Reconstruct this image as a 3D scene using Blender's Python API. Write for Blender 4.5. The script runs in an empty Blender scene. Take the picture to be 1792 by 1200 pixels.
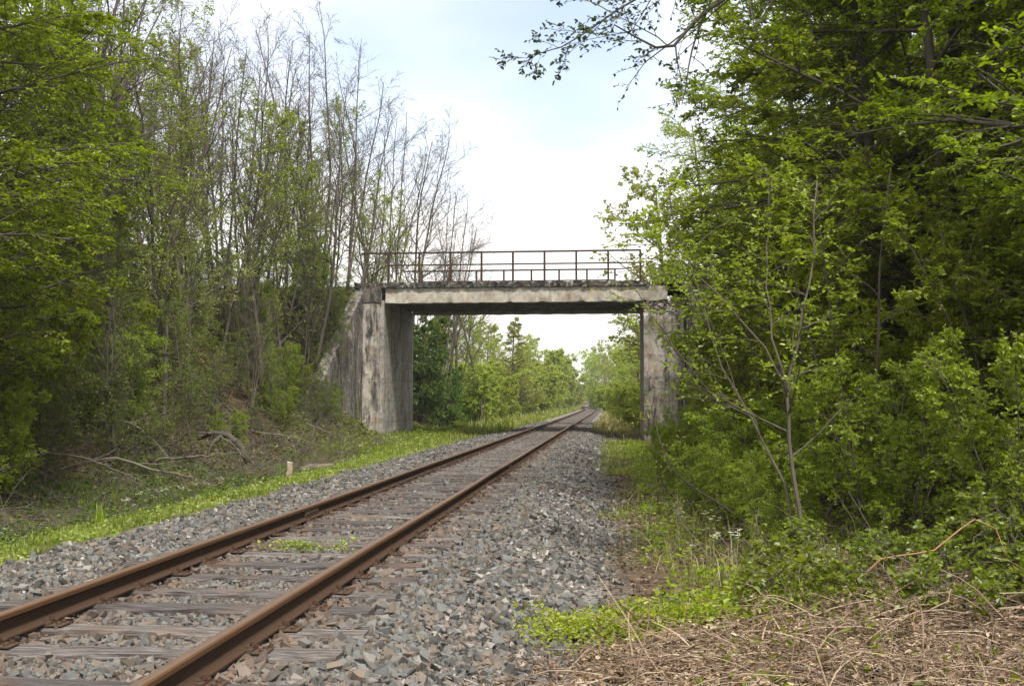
import bpy, bmesh, math, random, mathutils
import numpy as np
from math import radians as rad, sin, cos, pi

random.seed(7)
C = bpy.context.scene.collection
scene = bpy.context.scene
UP = np.array([0., 0., 1.])

# ------------------------------------------------------------------ helpers
def norm(v):
    return v / np.maximum(np.linalg.norm(v, axis=-1, keepdims=True), 1e-9)

def nz(x, y, s=1.0, ph=0.0):
    """smooth pseudo noise in about -1..1"""
    x = np.asarray(x) * s; y = np.asarray(y) * s
    return (np.sin(1.7*x + 2.3*y + ph) + np.sin(-2.9*x + 1.3*y + 1.7 + ph*2) + np.sin(4.1*x + 3.7*y + 4.2 + ph)*.6
            + np.sin(-6.3*x + 7.1*y + .6 + ph)*.4) / 3.0

def sstep(a, b, x):
    t = np.clip((np.asarray(x, float) - a) / (b - a), 0, 1)
    return t*t*(3 - 2*t)

def make_mesh(name, V, polys, mat, tone=None, smooth=False):
    """polys: list of int arrays (F,k)"""
    me = bpy.data.meshes.new(name)
    V = np.asarray(V, np.float32)
    polys = [np.asarray(p, np.int32) for p in polys if len(p)]
    me.vertices.add(len(V)); me.vertices.foreach_set('co', V.ravel())
    nl = sum(p.size for p in polys); nf = sum(len(p) for p in polys)
    me.loops.add(nl); me.polygons.add(nf)
    me.loops.foreach_set('vertex_index', np.concatenate([p.ravel() for p in polys]))
    tot = np.concatenate([np.full(len(p), p.shape[1], np.int32) for p in polys])
    me.polygons.foreach_set('loop_start', np.concatenate([[0], np.cumsum(tot)[:-1]]).astype(np.int32))
    if tone is not None:
        a = me.attributes.new('tone', 'FLOAT', 'POINT'); a.data.foreach_set('value', np.asarray(tone, np.float32))
    me.update(calc_edges=True); me.validate()
    me.polygons.foreach_set('use_smooth', np.full(len(me.polygons), bool(smooth)))
    me.materials.append(mat)
    return me

def link(name, me, parent=None):
    o = bpy.data.objects.new(name, me); C.objects.link(o)
    if parent is not None: o.parent = parent
    return o

def tag(o, label=None, cat=None, group=None, kind=None):
    if label: o['label'] = label
    if cat: o['category'] = cat
    if group: o['group'] = group
    if kind: o['kind'] = kind
    return o

def thing(name, label, cat, loc=(0, 0, 0), rz=0, group=None, s=1.0):
    o = bpy.data.objects.new(name, None); C.objects.link(o)
    o.location = loc; o.rotation_euler = (0, 0, rz); o.scale = (s, s, s)
    o.empty_display_size = .2
    return tag(o, label, cat, group)

def copy_tree(o, parent=None):
    c = o.copy(); C.objects.link(c); c.parent = parent
    for ch in [k for k in o.children]: copy_tree(ch, c)
    return c

class MB:
    """collects verts / polygons into one mesh"""
    def __init__(s): s.V = []; s.P = []; s.T = []; s.n = 0
    def add(s, V, polys, tone=None):
        V = np.asarray(V, float); s.V.append(V)
        for p in polys:
            if len(p): s.P.append(np.asarray(p, int) + s.n)
        s.T.append(np.full(len(V), .5) if tone is None else np.asarray(tone, float) * np.ones(len(V)))
        s.n += len(V)
    def box(s, x0, x1, y0, y1, z0, z1, tone=None):
        V = [(x, y, z) for z in (z0, z1) for y in (y0, y1) for x in (x0, x1)]
        s.add(V, [[(0, 2, 3, 1), (4, 5, 7, 6), (0, 1, 5, 4), (2, 6, 7, 3), (0, 4, 6, 2), (1, 3, 7, 5)]], tone)
    def tubes(s, P, R, sides, tone=None, cap=True):
        """P (M,N,3), R (M,N)"""
        M, N, _ = P.shape
        if M == 0: return
        T = np.empty_like(P); T[:, 1:-1] = P[:, 2:] - P[:, :-2]; T[:, 0] = P[:, 1] - P[:, 0]; T[:, -1] = P[:, -1] - P[:, -2]
        T = norm(T)
        ref = np.where(np.abs(T[:, :1, 2:3]) > .85, np.array([1., 0, 0]), UP)
        U = norm(np.cross(T, ref)); W = np.cross(T, U)
        a = np.arange(sides) * 2*pi/sides
        ring = P[:, :, None, :] + R[:, :, None, None] * (np.cos(a)[None, None, :, None]*U[:, :, None, :] + np.sin(a)[None, None, :, None]*W[:, :, None, :])
        V = ring.reshape(-1, 3)
        idx = np.arange(M*N*sides).reshape(M, N, sides)
        a0 = idx[:, :-1]; b0 = idx[:, 1:]
        q = np.stack([a0, np.roll(a0, -1, 2), np.roll(b0, -1, 2), b0], -1).reshape(-1, 4)
        polys = [q]
        if cap: polys.append(idx[:, -1].reshape(-1, sides)); polys.append(idx[:, 0, ::-1].reshape(-1, sides))
        tt = None if tone is None else np.repeat(np.asarray(tone, float), N*sides)
        s.add(V, polys, tt)
    def tube(s, pts, r, sides=6, tone=None):
        pts = np.asarray(pts, float); r = np.ones(len(pts))*r
        s.tubes(pts[None], r[None], sides, None if tone is None else [tone])
    def mesh(s, name, mat, smooth=False):
        return make_mesh(name, np.concatenate(s.V), s.P, mat, np.concatenate(s.T), smooth)

def gbox(mb, x0, x1, y0, y1, z0, z1, st, disp=None):
    """gridded box; disp(V, N) moves vertices, so that edges come out uneven"""
    def axis(a, b): return np.linspace(a, b, max(2, int(round((b-a)/st))+1))
    X, Y, Z = axis(x0, x1), axis(y0, y1), axis(z0, z1)
    def face(A, B, f, flip):
        a, b = np.meshgrid(A, B, indexing='ij'); V = f(a.ravel(), b.ravel())
        n, m = len(A), len(B); i = np.arange(n*m).reshape(n, m)
        q = np.stack([i[:-1, :-1], i[1:, :-1], i[1:, 1:], i[:-1, 1:]], -1).reshape(-1, 4)
        if flip: q = q[:, ::-1]
        if disp is not None: V = disp(V)
        mb.add(V, [q])
    o = np.ones_like
    face(X, Y, lambda a, b: np.stack([a, b, o(a)*z1], 1), False)
    face(X, Y, lambda a, b: np.stack([a, b, o(a)*z0], 1), True)
    face(X, Z, lambda a, b: np.stack([a, o(a)*y0, b], 1), False)
    face(X, Z, lambda a, b: np.stack([a, o(a)*y1, b], 1), True)
    face(Y, Z, lambda a, b: np.stack([o(a)*x1, a, b], 1), False)
    face(Y, Z, lambda a, b: np.stack([o(a)*x0, a, b], 1), True)

# ------------------------------------------------------------------ materials
class NT:
    def __init__(s, name):
        s.m = bpy.data.materials.new(name); s.m.use_nodes = True
        s.t = s.m.node_tree; s.t.nodes.clear()
        s.out = s.n('ShaderNodeOutputMaterial')
    def n(s, typ, **kw):
        nd = s.t.nodes.new(typ)
        for k, v in kw.items():
            if k.startswith('i_'):
                key = k[2:]
                key = int(key) if key.isdigit() else key.replace('_', ' ')
                s.set(nd.inputs[key], v)
            else: setattr(nd, k, v)
        return nd
    def set(s, sock, v):
        if hasattr(v, 'is_linked') or isinstance(v, bpy.types.NodeSocket): s.t.links.new(v, sock)
        else: sock.default_value = v
    def ramp(s, fac, stops, interp='LINEAR'):
        r = s.n('ShaderNodeValToRGB'); cr = r.color_ramp; cr.interpolation = interp
        while len(cr.elements) < len(stops): cr.elements.new(.5)
        for e, (p, c) in zip(cr.elements, stops):
            e.position = p; e.color = (c[0], c[1], c[2], 1) if hasattr(c, '__len__') else (c, c, c, 1)
        s.set(r.inputs[0], fac); return r.outputs[0]
    def noise(s, vec, scale, detail=4, rough=.55):
        nd = s.n('ShaderNodeTexNoise'); s.set(nd.inputs['Vector'], vec)
        nd.inputs['Scale'].default_value = scale; nd.inputs['Detail'].default_value = detail; nd.inputs['Roughness'].default_value = rough
        return nd.outputs[0]
    def mapping(s, vec, sc):
        nd = s.n('ShaderNodeMapping'); s.set(nd.inputs['Vector'], vec); nd.inputs['Scale'].default_value = sc
        return nd.outputs[0]
    def mix(s, f, a, b, mode='MIX'):
        nd = s.n('ShaderNodeMix', data_type='RGBA', blend_type=mode)
        s.set(nd.inputs['Factor'], f)
        for sk, v in ((nd.inputs[6], a), (nd.inputs[7], b)):
            if isinstance(v, (tuple, list)) and len(v) == 3: v = (*v, 1)
            s.set(sk, v)
        return nd.outputs[2]
    def math(s, op, a, b=0.0, clamp=False):
        nd = s.n('ShaderNodeMath', operation=op, use_clamp=clamp); s.set(nd.inputs[0], a); s.set(nd.inputs[1], b); return nd.outputs[0]
    def bump(s, h, strength, dist):
        nd = s.n('ShaderNodeBump'); nd.inputs['Strength'].default_value = strength; nd.inputs['Distance'].default_value = dist
        s.set(nd.inputs['Height'], h); return nd.outputs[0]
    def principled(s, col, rough=.8, nrm=None, metal=0.0, spec=.3):
        b = s.n('ShaderNodeBsdfPrincipled'); s.set(b.inputs['Base Color'], col); s.set(b.inputs['Roughness'], rough)
        b.inputs['Metallic'].default_value = metal; b.inputs['Specular IOR Level'].default_value = spec
        if nrm is not None: s.set(b.inputs['Normal'], nrm)
        s.t.links.new(b.outputs[0], s.out.inputs[0]); return s.m
    def obj(s): return s.n('ShaderNodeTexCoord').outputs['Object']
    def tone(s): return s.n('ShaderNodeAttribute', attribute_name='tone').outputs['Fac']

def foliage_mat(name, c0, c1, c2, trans=.45, gloss=.03, objvar=.12):
    """leaf colours differ leaf by leaf and a little from plant to plant"""
    k = NT(name)
    if name.startswith('leaf'): c0, c1, c2 = [(c[0]*.94, c[1], c[2]) for c in (c0, c1, c2)]
    col = k.ramp(k.tone(), [(0, c0), (.5, c1), (1, c2)])
    oi = k.n('ShaderNodeObjectInfo').outputs['Random']
    hsv = k.n('ShaderNodeHueSaturation')
    k.set(hsv.inputs['Hue'], k.math('ADD', k.math('MULTIPLY', oi, .024), .488))
    k.set(hsv.inputs['Value'], k.math('ADD', k.math('MULTIPLY', oi, 2*objvar), 1-objvar))
    k.set(hsv.inputs['Color'], col); col = hsv.outputs[0]
    d = k.n('ShaderNodeBsdfDiffuse'); k.set(d.inputs[0], col)
    t = k.n('ShaderNodeBsdfTranslucent'); k.set(t.inputs[0], k.mix(1.0, col, (1.28, 1.35, .55), 'MULTIPLY'))
    m1 = k.n('ShaderNodeMixShader'); m1.inputs[0].default_value = trans
    k.t.links.new(d.outputs[0], m1.inputs[1]); k.t.links.new(t.outputs[0], m1.inputs[2])
    g = k.n('ShaderNodeBsdfGlossy'); g.inputs['Roughness'].default_value = .45; g.inputs[0].default_value = (1, 1, 1, 1)
    m2 = k.n('ShaderNodeMixShader'); m2.inputs[0].default_value = gloss
    k.t.links.new(m1.outputs[0], m2.inputs[1]); k.t.links.new(g.outputs[0], m2.inputs[2])
    k.t.links.new(m2.outputs[0], k.out.inputs[0])
    return k.m

def bark_mat(name, a, b):
    k = NT(name); v = k.obj()
    n1 = k.noise(k.mapping(v, (6, 6, 1.2)), 3.0, 5); n2 = k.noise(v, 1.3, 3)
    col = k.mix(n1, a, b)
    col = k.mix(k.math('MULTIPLY', k.ramp(n2, [(.5, 0), (.7, 1)]), .35), col, (.09, .10, .05))
    return k.principled(col, .9, k.bump(n1, .6, .02), spec=.15)

def concrete_mat(name, light, mid, dark, stain=.5, rust=.25, dark_hi=.7):
    k = NT(name); v = k.obj()
    big = k.noise(v, .8, 5, .6); fine = k.noise(v, 16, 6, .75)
    warp = k.n('ShaderNodeTexNoise'); k.set(warp.inputs['Vector'], v); warp.inputs['Scale'].default_value = 1.4; warp.inputs['Detail'].default_value = 3
    wv = k.n('ShaderNodeMix', data_type='VECTOR'); wv.inputs['Factor'].default_value = .22; k.set(wv.inputs[4], v); k.set(wv.inputs[5], warp.outputs['Color'])
    sv = wv.outputs[1]
    streak = k.noise(k.mapping(sv, (3.0, 3.0, .55)), 1.5, 7, .72)
    drips = k.noise(k.mapping(sv, (5.0, 5.0, .40)), 1.2, 6, .7)
    patch = k.noise(v, 1.7, 7, .72)
    col = k.mix(k.ramp(big, [(.32, 0), (.68, 1)]), mid, light)
    col = k.mix(k.math('MULTIPLY', k.ramp(patch, [(.50, 0), (.60, 1)]), rust), col, (.32, .21, .12))
    col = k.mix(k.math('MULTIPLY', k.ramp(k.noise(v, 2.6, 7, .75), [(.54, 0), (.62, 1)]), .6), col, (.60, .585, .55))
    col = k.mix(k.math('MULTIPLY', k.ramp(drips, [(.56, 0), (.66, 1)]), .6), col, (.60, .59, .56))
    col = k.mix(k.math('MULTIPLY', k.ramp(streak, [(.47, 0), (dark_hi, 1)]), stain), col, dark)
    col = k.mix(k.math('MULTIPLY', k.ramp(k.noise(v, 1.2, 8, .75), [(.52, 0), (.63, 1)]), stain*.85), col, dark)
    sepz = k.n('ShaderNodeSeparateXYZ'); k.set(sepz.inputs[0], v)
    lift = k.math('ABSOLUTE', k.math('SUBTRACT', k.math('FRACT', k.math('DIVIDE', k.math('ADD', sepz.outputs[2], k.math('MULTIPLY', big, .05)), .92)), .5))   # pour joints
    col = k.mix(k.ramp(lift, [(.0, .5), (.025, 0)]), col, dark)
    col = k.mix(k.math('MULTIPLY', k.ramp(fine, [(.4, 0), (.75, 1)]), .38), col, (.09, .085, .08))
    h = k.math('ADD', k.math('MULTIPLY', fine, .5), k.math('MULTIPLY', patch, .8))
    return k.principled(col, .92, k.bump(h, .7, .05), spec=.15)

def rust_mat(name, a, b, c, rough=.8):
    k = NT(name); v = k.obj()
    n1 = k.noise(v, 9, 5, .65); n2 = k.noise(v, 1.7, 4)
    col = k.mix(n1, a, b); col = k.mix(k.ramp(n2, [(.45, 0), (.65, 1)]), col, c)
    return k.principled(col, rough, k.bump(n1, .4, .01), spec=.25)

M = {}
M['leaf_hornbeam'] = foliage_mat('leaf_hornbeam', (.085, .115, .004), (.195, .240, .007), (.36, .40, .014), .5)
M['leaf_bright']   = foliage_mat('leaf_bright', (.15, .185, .008), (.26, .31, .014), (.40, .44, .035), .5)
M['leaf_young']    = foliage_mat('leaf_young', (.15, .18, .02), (.24, .28, .025), (.36, .38, .05), .5)
M['leaf_shrub']    = foliage_mat('leaf_shrub', (.095, .125, .006), (.20, .245, .010), (.35, .39, .028), .5)
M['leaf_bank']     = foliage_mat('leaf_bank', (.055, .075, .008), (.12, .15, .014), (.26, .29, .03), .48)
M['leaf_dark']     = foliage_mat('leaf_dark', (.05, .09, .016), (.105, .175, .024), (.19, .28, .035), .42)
M['leaf_oak']      = foliage_mat('leaf_oak', (.03, .05, .015), (.055, .085, .022), (.10, .14, .03), .3)
M['leaf_olive']    = foliage_mat('leaf_olive', (.20, .205, .035), (.27, .275, .045), (.36, .35, .07), .45)
M['leaf_far']      = foliage_mat('leaf_far', (.20, .235, .035), (.31, .35, .05), (.43, .46, .08), .5)
M['bud_brown']     = foliage_mat('bud_brown', (.10, .07, .06), (.15, .10, .07), (.16, .17, .05), .3, 0.03)
M['leaf_bramble']  = foliage_mat('leaf_bramble', (.09, .115, .008), (.165, .20, .013), (.27, .31, .025), .48)
M['creeper']       = foliage_mat('creeper', (.12, .15, .010), (.25, .285, .018), (.42, .44, .05), .45)
M['grass']         = foliage_mat('grass', (.11, .145, .02), (.21, .26, .03), (.42, .41, .12), .4, .04)
M['grass_dry']     = foliage_mat('grass_dry', (.18, .17, .06), (.30, .26, .12), (.42, .36, .20), .3, .03)
M['litter']        = foliage_mat('litter', (.05, .032, .02), (.115, .075, .05), (.28, .20, .145), .12, .04)
M['bracken']       = foliage_mat('bracken', (.085, .055, .036), (.26, .185, .12), (.62, .50, .33), .1, .03)
M['petal']         = foliage_mat('petal', (.7, .7, .72), (.8, .8, .8), (.85, .85, .85), .3, .02)
M['weed']          = foliage_mat('weed', (.16, .22, .03), (.24, .30, .05), (.36, .40, .09), .4)
M['bark']          = bark_mat('bark', (.045, .038, .030), (.13, .115, .095))
M['bark_pale']     = bark_mat('bark_pale', (.06, .052, .042), (.17, .15, .12))
M['bark_twig']     = bark_mat('bark_twig', (.068, .056, .05), (.155, .132, .12))
M['deadwood']      = bark_mat('deadwood', (.085, .072, .058), (.25, .215, .175))
M['conc_fascia']   = concrete_mat('conc_fascia', (.62, .575, .50), (.47, .43, .365), (.07, .068, .066), .5, .4, .68)
M['conc_abut']     = concrete_mat('conc_abut', (.42, .405, .375), (.30, .28, .25), (.06, .06, .062), .7, .35, .66)
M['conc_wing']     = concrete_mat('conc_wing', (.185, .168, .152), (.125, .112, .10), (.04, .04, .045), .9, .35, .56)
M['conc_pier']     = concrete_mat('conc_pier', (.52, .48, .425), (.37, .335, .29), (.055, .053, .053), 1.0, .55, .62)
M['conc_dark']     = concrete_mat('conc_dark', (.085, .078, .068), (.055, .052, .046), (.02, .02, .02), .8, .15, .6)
M['rust']          = rust_mat('rust', (.075, .035, .018), (.17, .078, .035), (.10, .05, .03))
M['rust_plate']    = rust_mat('rust_plate', (.045, .025, .017), (.10, .055, .033), (.10, .075, .055))
M['rail_paint']    = rust_mat('rail_paint', (.035, .022, .016), (.085, .042, .026), (.05, .03, .022))

def wood_mat():
    k = NT('sleeper_wood'); v = k.obj()
    oi = k.n('ShaderNodeObjectInfo').outputs['Random']
    off = k.n('ShaderNodeVectorMath', operation='ADD'); k.set(off.inputs[0], v)
    cmb = k.n('ShaderNodeCombineXYZ'); k.set(cmb.inputs[0], k.math('MULTIPLY', oi, 37)); k.set(cmb.inputs[1], k.math('MULTIPLY', oi, 13))
    k.set(off.inputs[1], cmb.outputs[0]); v2 = off.outputs[0]
    grain = k.noise(k.mapping(v2, (1.2, 22, 22)), 2.4, 6, .65); blot = k.noise(v2, 2.4, 4)
    base = k.mix(oi, (.115, .104, .104), (.25, .23, .22))
    col = k.mix(k.ramp(grain, [(.40, 0), (.60, 1)]), (.055, .045, .043), base)
    col = k.mix(k.math('MULTIPLY', k.ramp(blot, [(.5, 0), (.7, 1)]), .55), col, (.17, .10, .062))
    return k.principled(col, .93, k.bump(grain, .9, .02), spec=.12)
M['wood'] = wood_mat()

def stone_mat():
    """ballast: grey-blue, pinkish and buff stones, browner with brake dust along the rails"""
    k = NT('ballast_stone'); v = k.obj()
    t = k.tone()
    col = k.ramp(t, [(0, (0.033, 0.032, 0.030)), (.16, (0.074, 0.074, 0.073)), (.34, (0.155, 0.164, 0.163)), (.48, (0.096, 0.081, 0.067)), (.64, (0.189, 0.148, 0.115)), (.8, (0.122, 0.122, 0.118)), (.92, (0.252, 0.233, 0.211)), (1, (0.400, 0.377, 0.348))])
    sep = k.n('ShaderNodeSeparateXYZ'); k.set(sep.inputs[0], v); x = sep.outputs[0]
    dl = k.math('ABSOLUTE', k.math('ADD', x, 2.10)); dr = k.math('ABSOLUTE', k.math('ADD', x, 3.60))
    dist = k.math('MINIMUM', dl, dr)
    dust = k.ramp(dist, [(.0, .95), (.25, .5), (.55, .0)])
    n = k.noise(v, 1.1, 4); n2 = k.noise(v, 30, 3)
    f = k.math('MULTIPLY', dust, k.ramp(n, [(.3, .55), (.7, 1)]))
    col = k.mix(f, col, k.mix(.6, col, (.17, .085, .042)))
    col = k.mix(k.math('MULTIPLY', n2, .3), col, (.12, .11, .10))
    return k.principled(col, .85, None, spec=.25)
M['stone'] = stone_mat()

def ground_mat():
    k = NT('ground_mat'); v = k.obj()
    sep = k.n('ShaderNodeSeparateXYZ'); k.set(sep.inputs[0], v)
    x = k.math('ADD', sep.outputs[0], k.math('MULTIPLY', k.math('SUBTRACT', k.noise(v, .9, 4), .5), .9))
    n1 = k.noise(v, .55, 6, .65); n2 = k.noise(v, 9, 5, .7); n3 = k.noise(v, 40, 3, .7)
    soil = k.mix(k.ramp(n2, [(.35, 0), (.65, 1)]), (.055, .040, .028), (.155, .110, .075))
    green = k.mix(k.ramp(n2, [(.35, 0), (.65, 1)]), (.055, .075, .018), (.12, .17, .03))
    base = k.mix(k.ramp(n1, [(.46, 0), (.6, 1)]), soil, green)
    vor = k.n('ShaderNodeTexVoronoi'); k.set(vor.inputs['Vector'], v); vor.inputs['Scale'].default_value = 24
    sepc = k.n('ShaderNodeSeparateColor'); k.set(sepc.inputs[0], vor.outputs['Color'])
    grav = k.ramp(sepc.outputs[0], [(0, (.07, .068, .066)), (.4, (.17, .165, .16)), (.7, (.23, .20, .175)), (1, (.32, .31, .30))])
    rustd = k.ramp(k.math('ABSOLUTE', k.math('ADD', x, 2.85)), [(0, .55), (.8, .75), (1, .2)])
    grav = k.mix(k.math('MULTIPLY', rustd, .6), grav, (.14, .085, .055))
    # strip of fine grit between the ballast shoulder and the verge
    inb = k.math('MULTIPLY', k.ramp(k.math('ADD', k.math('MULTIPLY', x, .5), 3.5), [(.38, 0), (.5, 1)]),
                 k.ramp(k.math('ADD', k.math('MULTIPLY', x, .5), .5), [(.36, 1), (.62, 0)]))
    col = k.mix(inb, base, grav)
    h = k.math('ADD', k.math('MULTIPLY', n2, .6), k.math('MULTIPLY', vor.outputs['Distance'], -.5))
    return k.principled(col, .95, k.bump(h, .8, .06), spec=.1)
M['ground'] = ground_mat()

def water_mat():
    k = NT('ditch_water'); v = k.obj()
    n = k.noise(v, 5, 5, .7)
    col = k.mix(k.ramp(n, [(.42, 0), (.56, 1)]), (.035, .028, .018), (.15, .17, .03))
    rough = k.ramp(n, [(.42, .08), (.56, .8)])
    return k.principled(col, rough, None, spec=.4)
M['water'] = water_mat()
def plain(name, col, rough=.8):
    k = NT(name); n = k.noise(k.obj(), 6, 4)
    return k.principled(k.mix(n, tuple(c*.7 for c in col), tuple(min(1, c*1.25) for c in col)), rough, k.bump(n, .3, .01))
M['yellow'] = plain('flower_centre', (.55, .42, .04))
M['pale_wood'] = plain('pale_wood', (.40, .33, .25))
M['stem_green'] = plain('stem_green', (.12, .17, .04))
M['cane'] = plain('bramble_cane', (.34, .19, .10))

# ------------------------------------------------------------------ terrain
XL, XR = -9.72, 1.22          # inner faces of abutment and pier
YB0, YB1 = 44.0, 50.6         # near and far face of the bridge
ZR = 6.25                     # road level

def curve_dx(y):
    """the track bends gently away beyond the bridge"""
    y = np.asarray(y, float)
    return -np.clip(y - 70, 0, None)**2 * 0.00004 - np.clip(y - 135, 0, None)**2 * .0012

def wing_x(y, side):
    """line of the wing walls, flaring away from the line on both sides of the bridge"""
    d = np.where(y < 47, YB0 - y, y - YB1)
    return (-10.56 - .135*d) if side < 0 else (2.92 + .125*d)

def ground_h(x, y):
    x = np.asarray(x, float); y = np.asarray(y, float)
    xx = x - curve_dx(y)
    # ballast bed and shoulders
    z = np.interp(xx, [-9.4, -8.2, -7.2, -6.2, -5.6, -4.6, -3.9, -1.7, -1.25, -.35, .2, 1.2, 3, 8, 30, 90],
                  [-.35, -.62, -.36, -.25, -.20, -.085, -.052, -.052, -.07, -.30, -.32, -.26, -.15, .25, 1.0, 2.0])
    fill = sstep(25, 36, y)                    # ditch runs out towards the bridge
    z = np.where((xx < -6.6) & (xx > -9.6), z*(1-fill) + (-.22)*fill, z)
    # the long bank
    H = np.interp(y, [-40, 0, 15, 30, 42, 52, 60, 75, 140, 400], [3.2, 3.6, 4.3, 5.0, 5.6, 4.5, 2.6, 1.6, 1.0, 3.0])
    s = sstep(-9.2, -17.2, xx)
    bank = -.35 + (H + .35) * (s*.45 + .55*np.clip((-9.4 - xx)/7.6, 0, 1))
    z = np.where(xx < -9.3, np.maximum(bank, np.where(xx > -9.6, z, -9)), z)
    # approach embankments of the road, held by the wing walls
    for side in (-1, 1):
        wl = wing_x(y, side)
        inside = (x < wl - .12) if side < 0 else (x > wl + .12)
        dy = np.maximum(np.maximum(YB0 + .3 - y, y - YB1 + .3), 0)
        emb = np.minimum(ZR - .05, ZR - .05 - .93*dy)
        z = np.where(inside, np.maximum(z, emb), z)
    z = np.where((x < XL) & (x > -10.5) & (y > YB0) & (y < YB1), -.3, z)
    far = sstep(180, 420, y)
    z = z + far * 5.0 * sstep(6, 60, np.abs(xx + 3))
    amp = .02 + .16*sstep(-7, -11, xx) + .05*sstep(1, 5, xx)
    amp = np.where((xx > -6) & (xx < -.4), .008, amp)
    return z + amp * (.7*nz(x, y, .9) + .45*nz(x, y, 3.1, 2))

def build_ground():
    xs = np.unique(np.concatenate([np.linspace(-400, -60, 14), np.linspace(-60, -22, 24), np.arange(-22, 10, .2), np.linspace(10, 60, 34), np.linspace(60, 400, 14)]))
    ys = np.unique(np.concatenate([np.linspace(-110, -12, 12), np.arange(-12, 64, .25), np.arange(64, 180, 1.6), np.linspace(180, 460, 50), np.linspace(460, 540, 6)]))
    X, Y = np.meshgrid(xs, ys, indexing='ij')
    Z = ground_h(X, Y)
    V = np.stack([X.ravel(), Y.ravel(), Z.ravel()], 1)
    i = np.arange(V.shape[0]).reshape(X.shape)
    q = np.stack([i[:-1, :-1], i[1:, :-1], i[1:, 1:], i[:-1, 1:]], -1).reshape(-1, 4)
    tag(link('ground', make_mesh('ground', V, [q], M['ground'], smooth=True)), kind='structure')
build_ground()

def gz(x, y): return float(ground_h(np.array([x]), np.array([y]))[0])

# boggy water in the ditch
mb = MB()
ring = [(-8.25 + .62*cos(a)*(1+.2*sin(3*a)), 16.9 + 2.6*sin(a)*(1+.15*cos(2*a)), -.555) for a in np.linspace(0, 2*pi, 40, endpoint=False)]
mb.add(ring, [np.arange(40)[None]])
tag(link('water', mb.mesh('water', M['water'])), kind='structure')

# ------------------------------------------------------------------ track
TX = -2.85                                        # track centre
track = thing('railway_track', 'rusty single railway track on grey timber sleepers running under the concrete bridge', 'railway track', (TX, 0, 0))
PROFILE = [(-.0625, .012), (.0625, .012), (.0625, .022), (.022, .034), (.009, .046), (.009, .112), (.020, .120), (.0335, .126), (.0345, .150),
           (.026, .158), (.010, .160), (-.010, .160), (-.026, .158), (-.0345, .150), (-.0335, .126), (-.020, .120), (-.009, .112), (-.009, .046), (-.022, .034), (-.0625, .022)]
def rail_mat():
    k = NT('rail_steel'); v = k.obj()
    sep = k.n('ShaderNodeSeparateXYZ'); k.set(sep.inputs[0], v); z = sep.outputs[2]
    n1 = k.noise(k.mapping(v, (14, 3, 14)), 2.2, 6, .65); n2 = k.noise(k.mapping(v, (4, .5, 4)), 1.6, 4)
    col = k.mix(n1, (.014, .008, .005), (.045, .022, .011))
    col = k.mix(k.ramp(n2, [(.4, 0), (.7, 1)]), col, (.034, .016, .008))
    top = k.ramp(z, [(.1575, 0), (.1585, 1)])
    col = k.mix(k.math('MULTIPLY', top, .75), col, k.mix(n1, (.16, .085, .04), (.34, .21, .12)))
    off = k.math('ABSOLUTE', k.math('SUBTRACT', k.math('ABSOLUTE', sep.outputs[0]), .75))
    band_ = k.math('MULTIPLY', top, k.ramp(off, [(.014, 1), (.021, 0)]))
    col = k.mix(k.math('MULTIPLY', band_, .8), col, k.mix(n1, (.045, .034, .028), (.11, .088, .075)))
    foot = k.ramp(z, [(.03, 1), (.05, 0)])
    col = k.mix(k.math('MULTIPLY', k.ramp(z, [(.118, 0), (.126, 1), (.1575, 1), (.1585, 0)]), .6), col, (.13, .062, .026))
    col = k.mix(k.math('MULTIPLY', foot, .6), col, (.07, .035, .018))
    rough = k.ramp(top, [(0, .8), (1, .52)])
    b = k.principled(col, rough, k.bump(n1, .35, .008), spec=.35)
    return b
M['rail'] = rail_mat()
def rail(dx):
    ys = np.concatenate([np.arange(-6, 60, 3.0), np.arange(60, 190, 2.0)])
    pr = np.array(PROFILE)
    wob = .006*np.sin(ys*.55+dx) + .004*np.sin(ys*1.3)
    V = np.stack([np.stack([dx + p[0] + curve_dx(ys) + wob, ys, np.full_like(ys, p[1])], 1) for p in pr], 1).reshape(-1, 3)
    n, m = len(ys), len(pr); i = np.arange(n*m).reshape(n, m)
    q = np.stack([i[:-1], np.roll(i[:-1], -1, 1), np.roll(i[1:], -1, 1), i[1:]], -1).reshape(-1, 4)
    me = make_mesh('rail', V, [q, i[0][None, ::-1], i[-1][None]], M['rail'])
    return link('rail', me, track)
r_near = rail(.75); r_far = rail(-.75)
for r, dx, yy in ((r_far, -.75, 12.35), (r_near, .75, 21.1)):     # fishplated joints
    mb = MB()
    for s in (-1, 1): mb.box(dx + s*.0155 - .006, dx + s*.0155 + .006, yy-.27, yy+.27, .045, .113)
    for k in range(4):
        for s in (-1, 1): mb.tube([(dx + s*.020, yy-.2+k*.133, .08), (dx + s*.042, yy-.2+k*.133, .08)], .012, 6)
    link('fishplate', mb.mesh('fishplate', M['rust_plate']), r)

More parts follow.
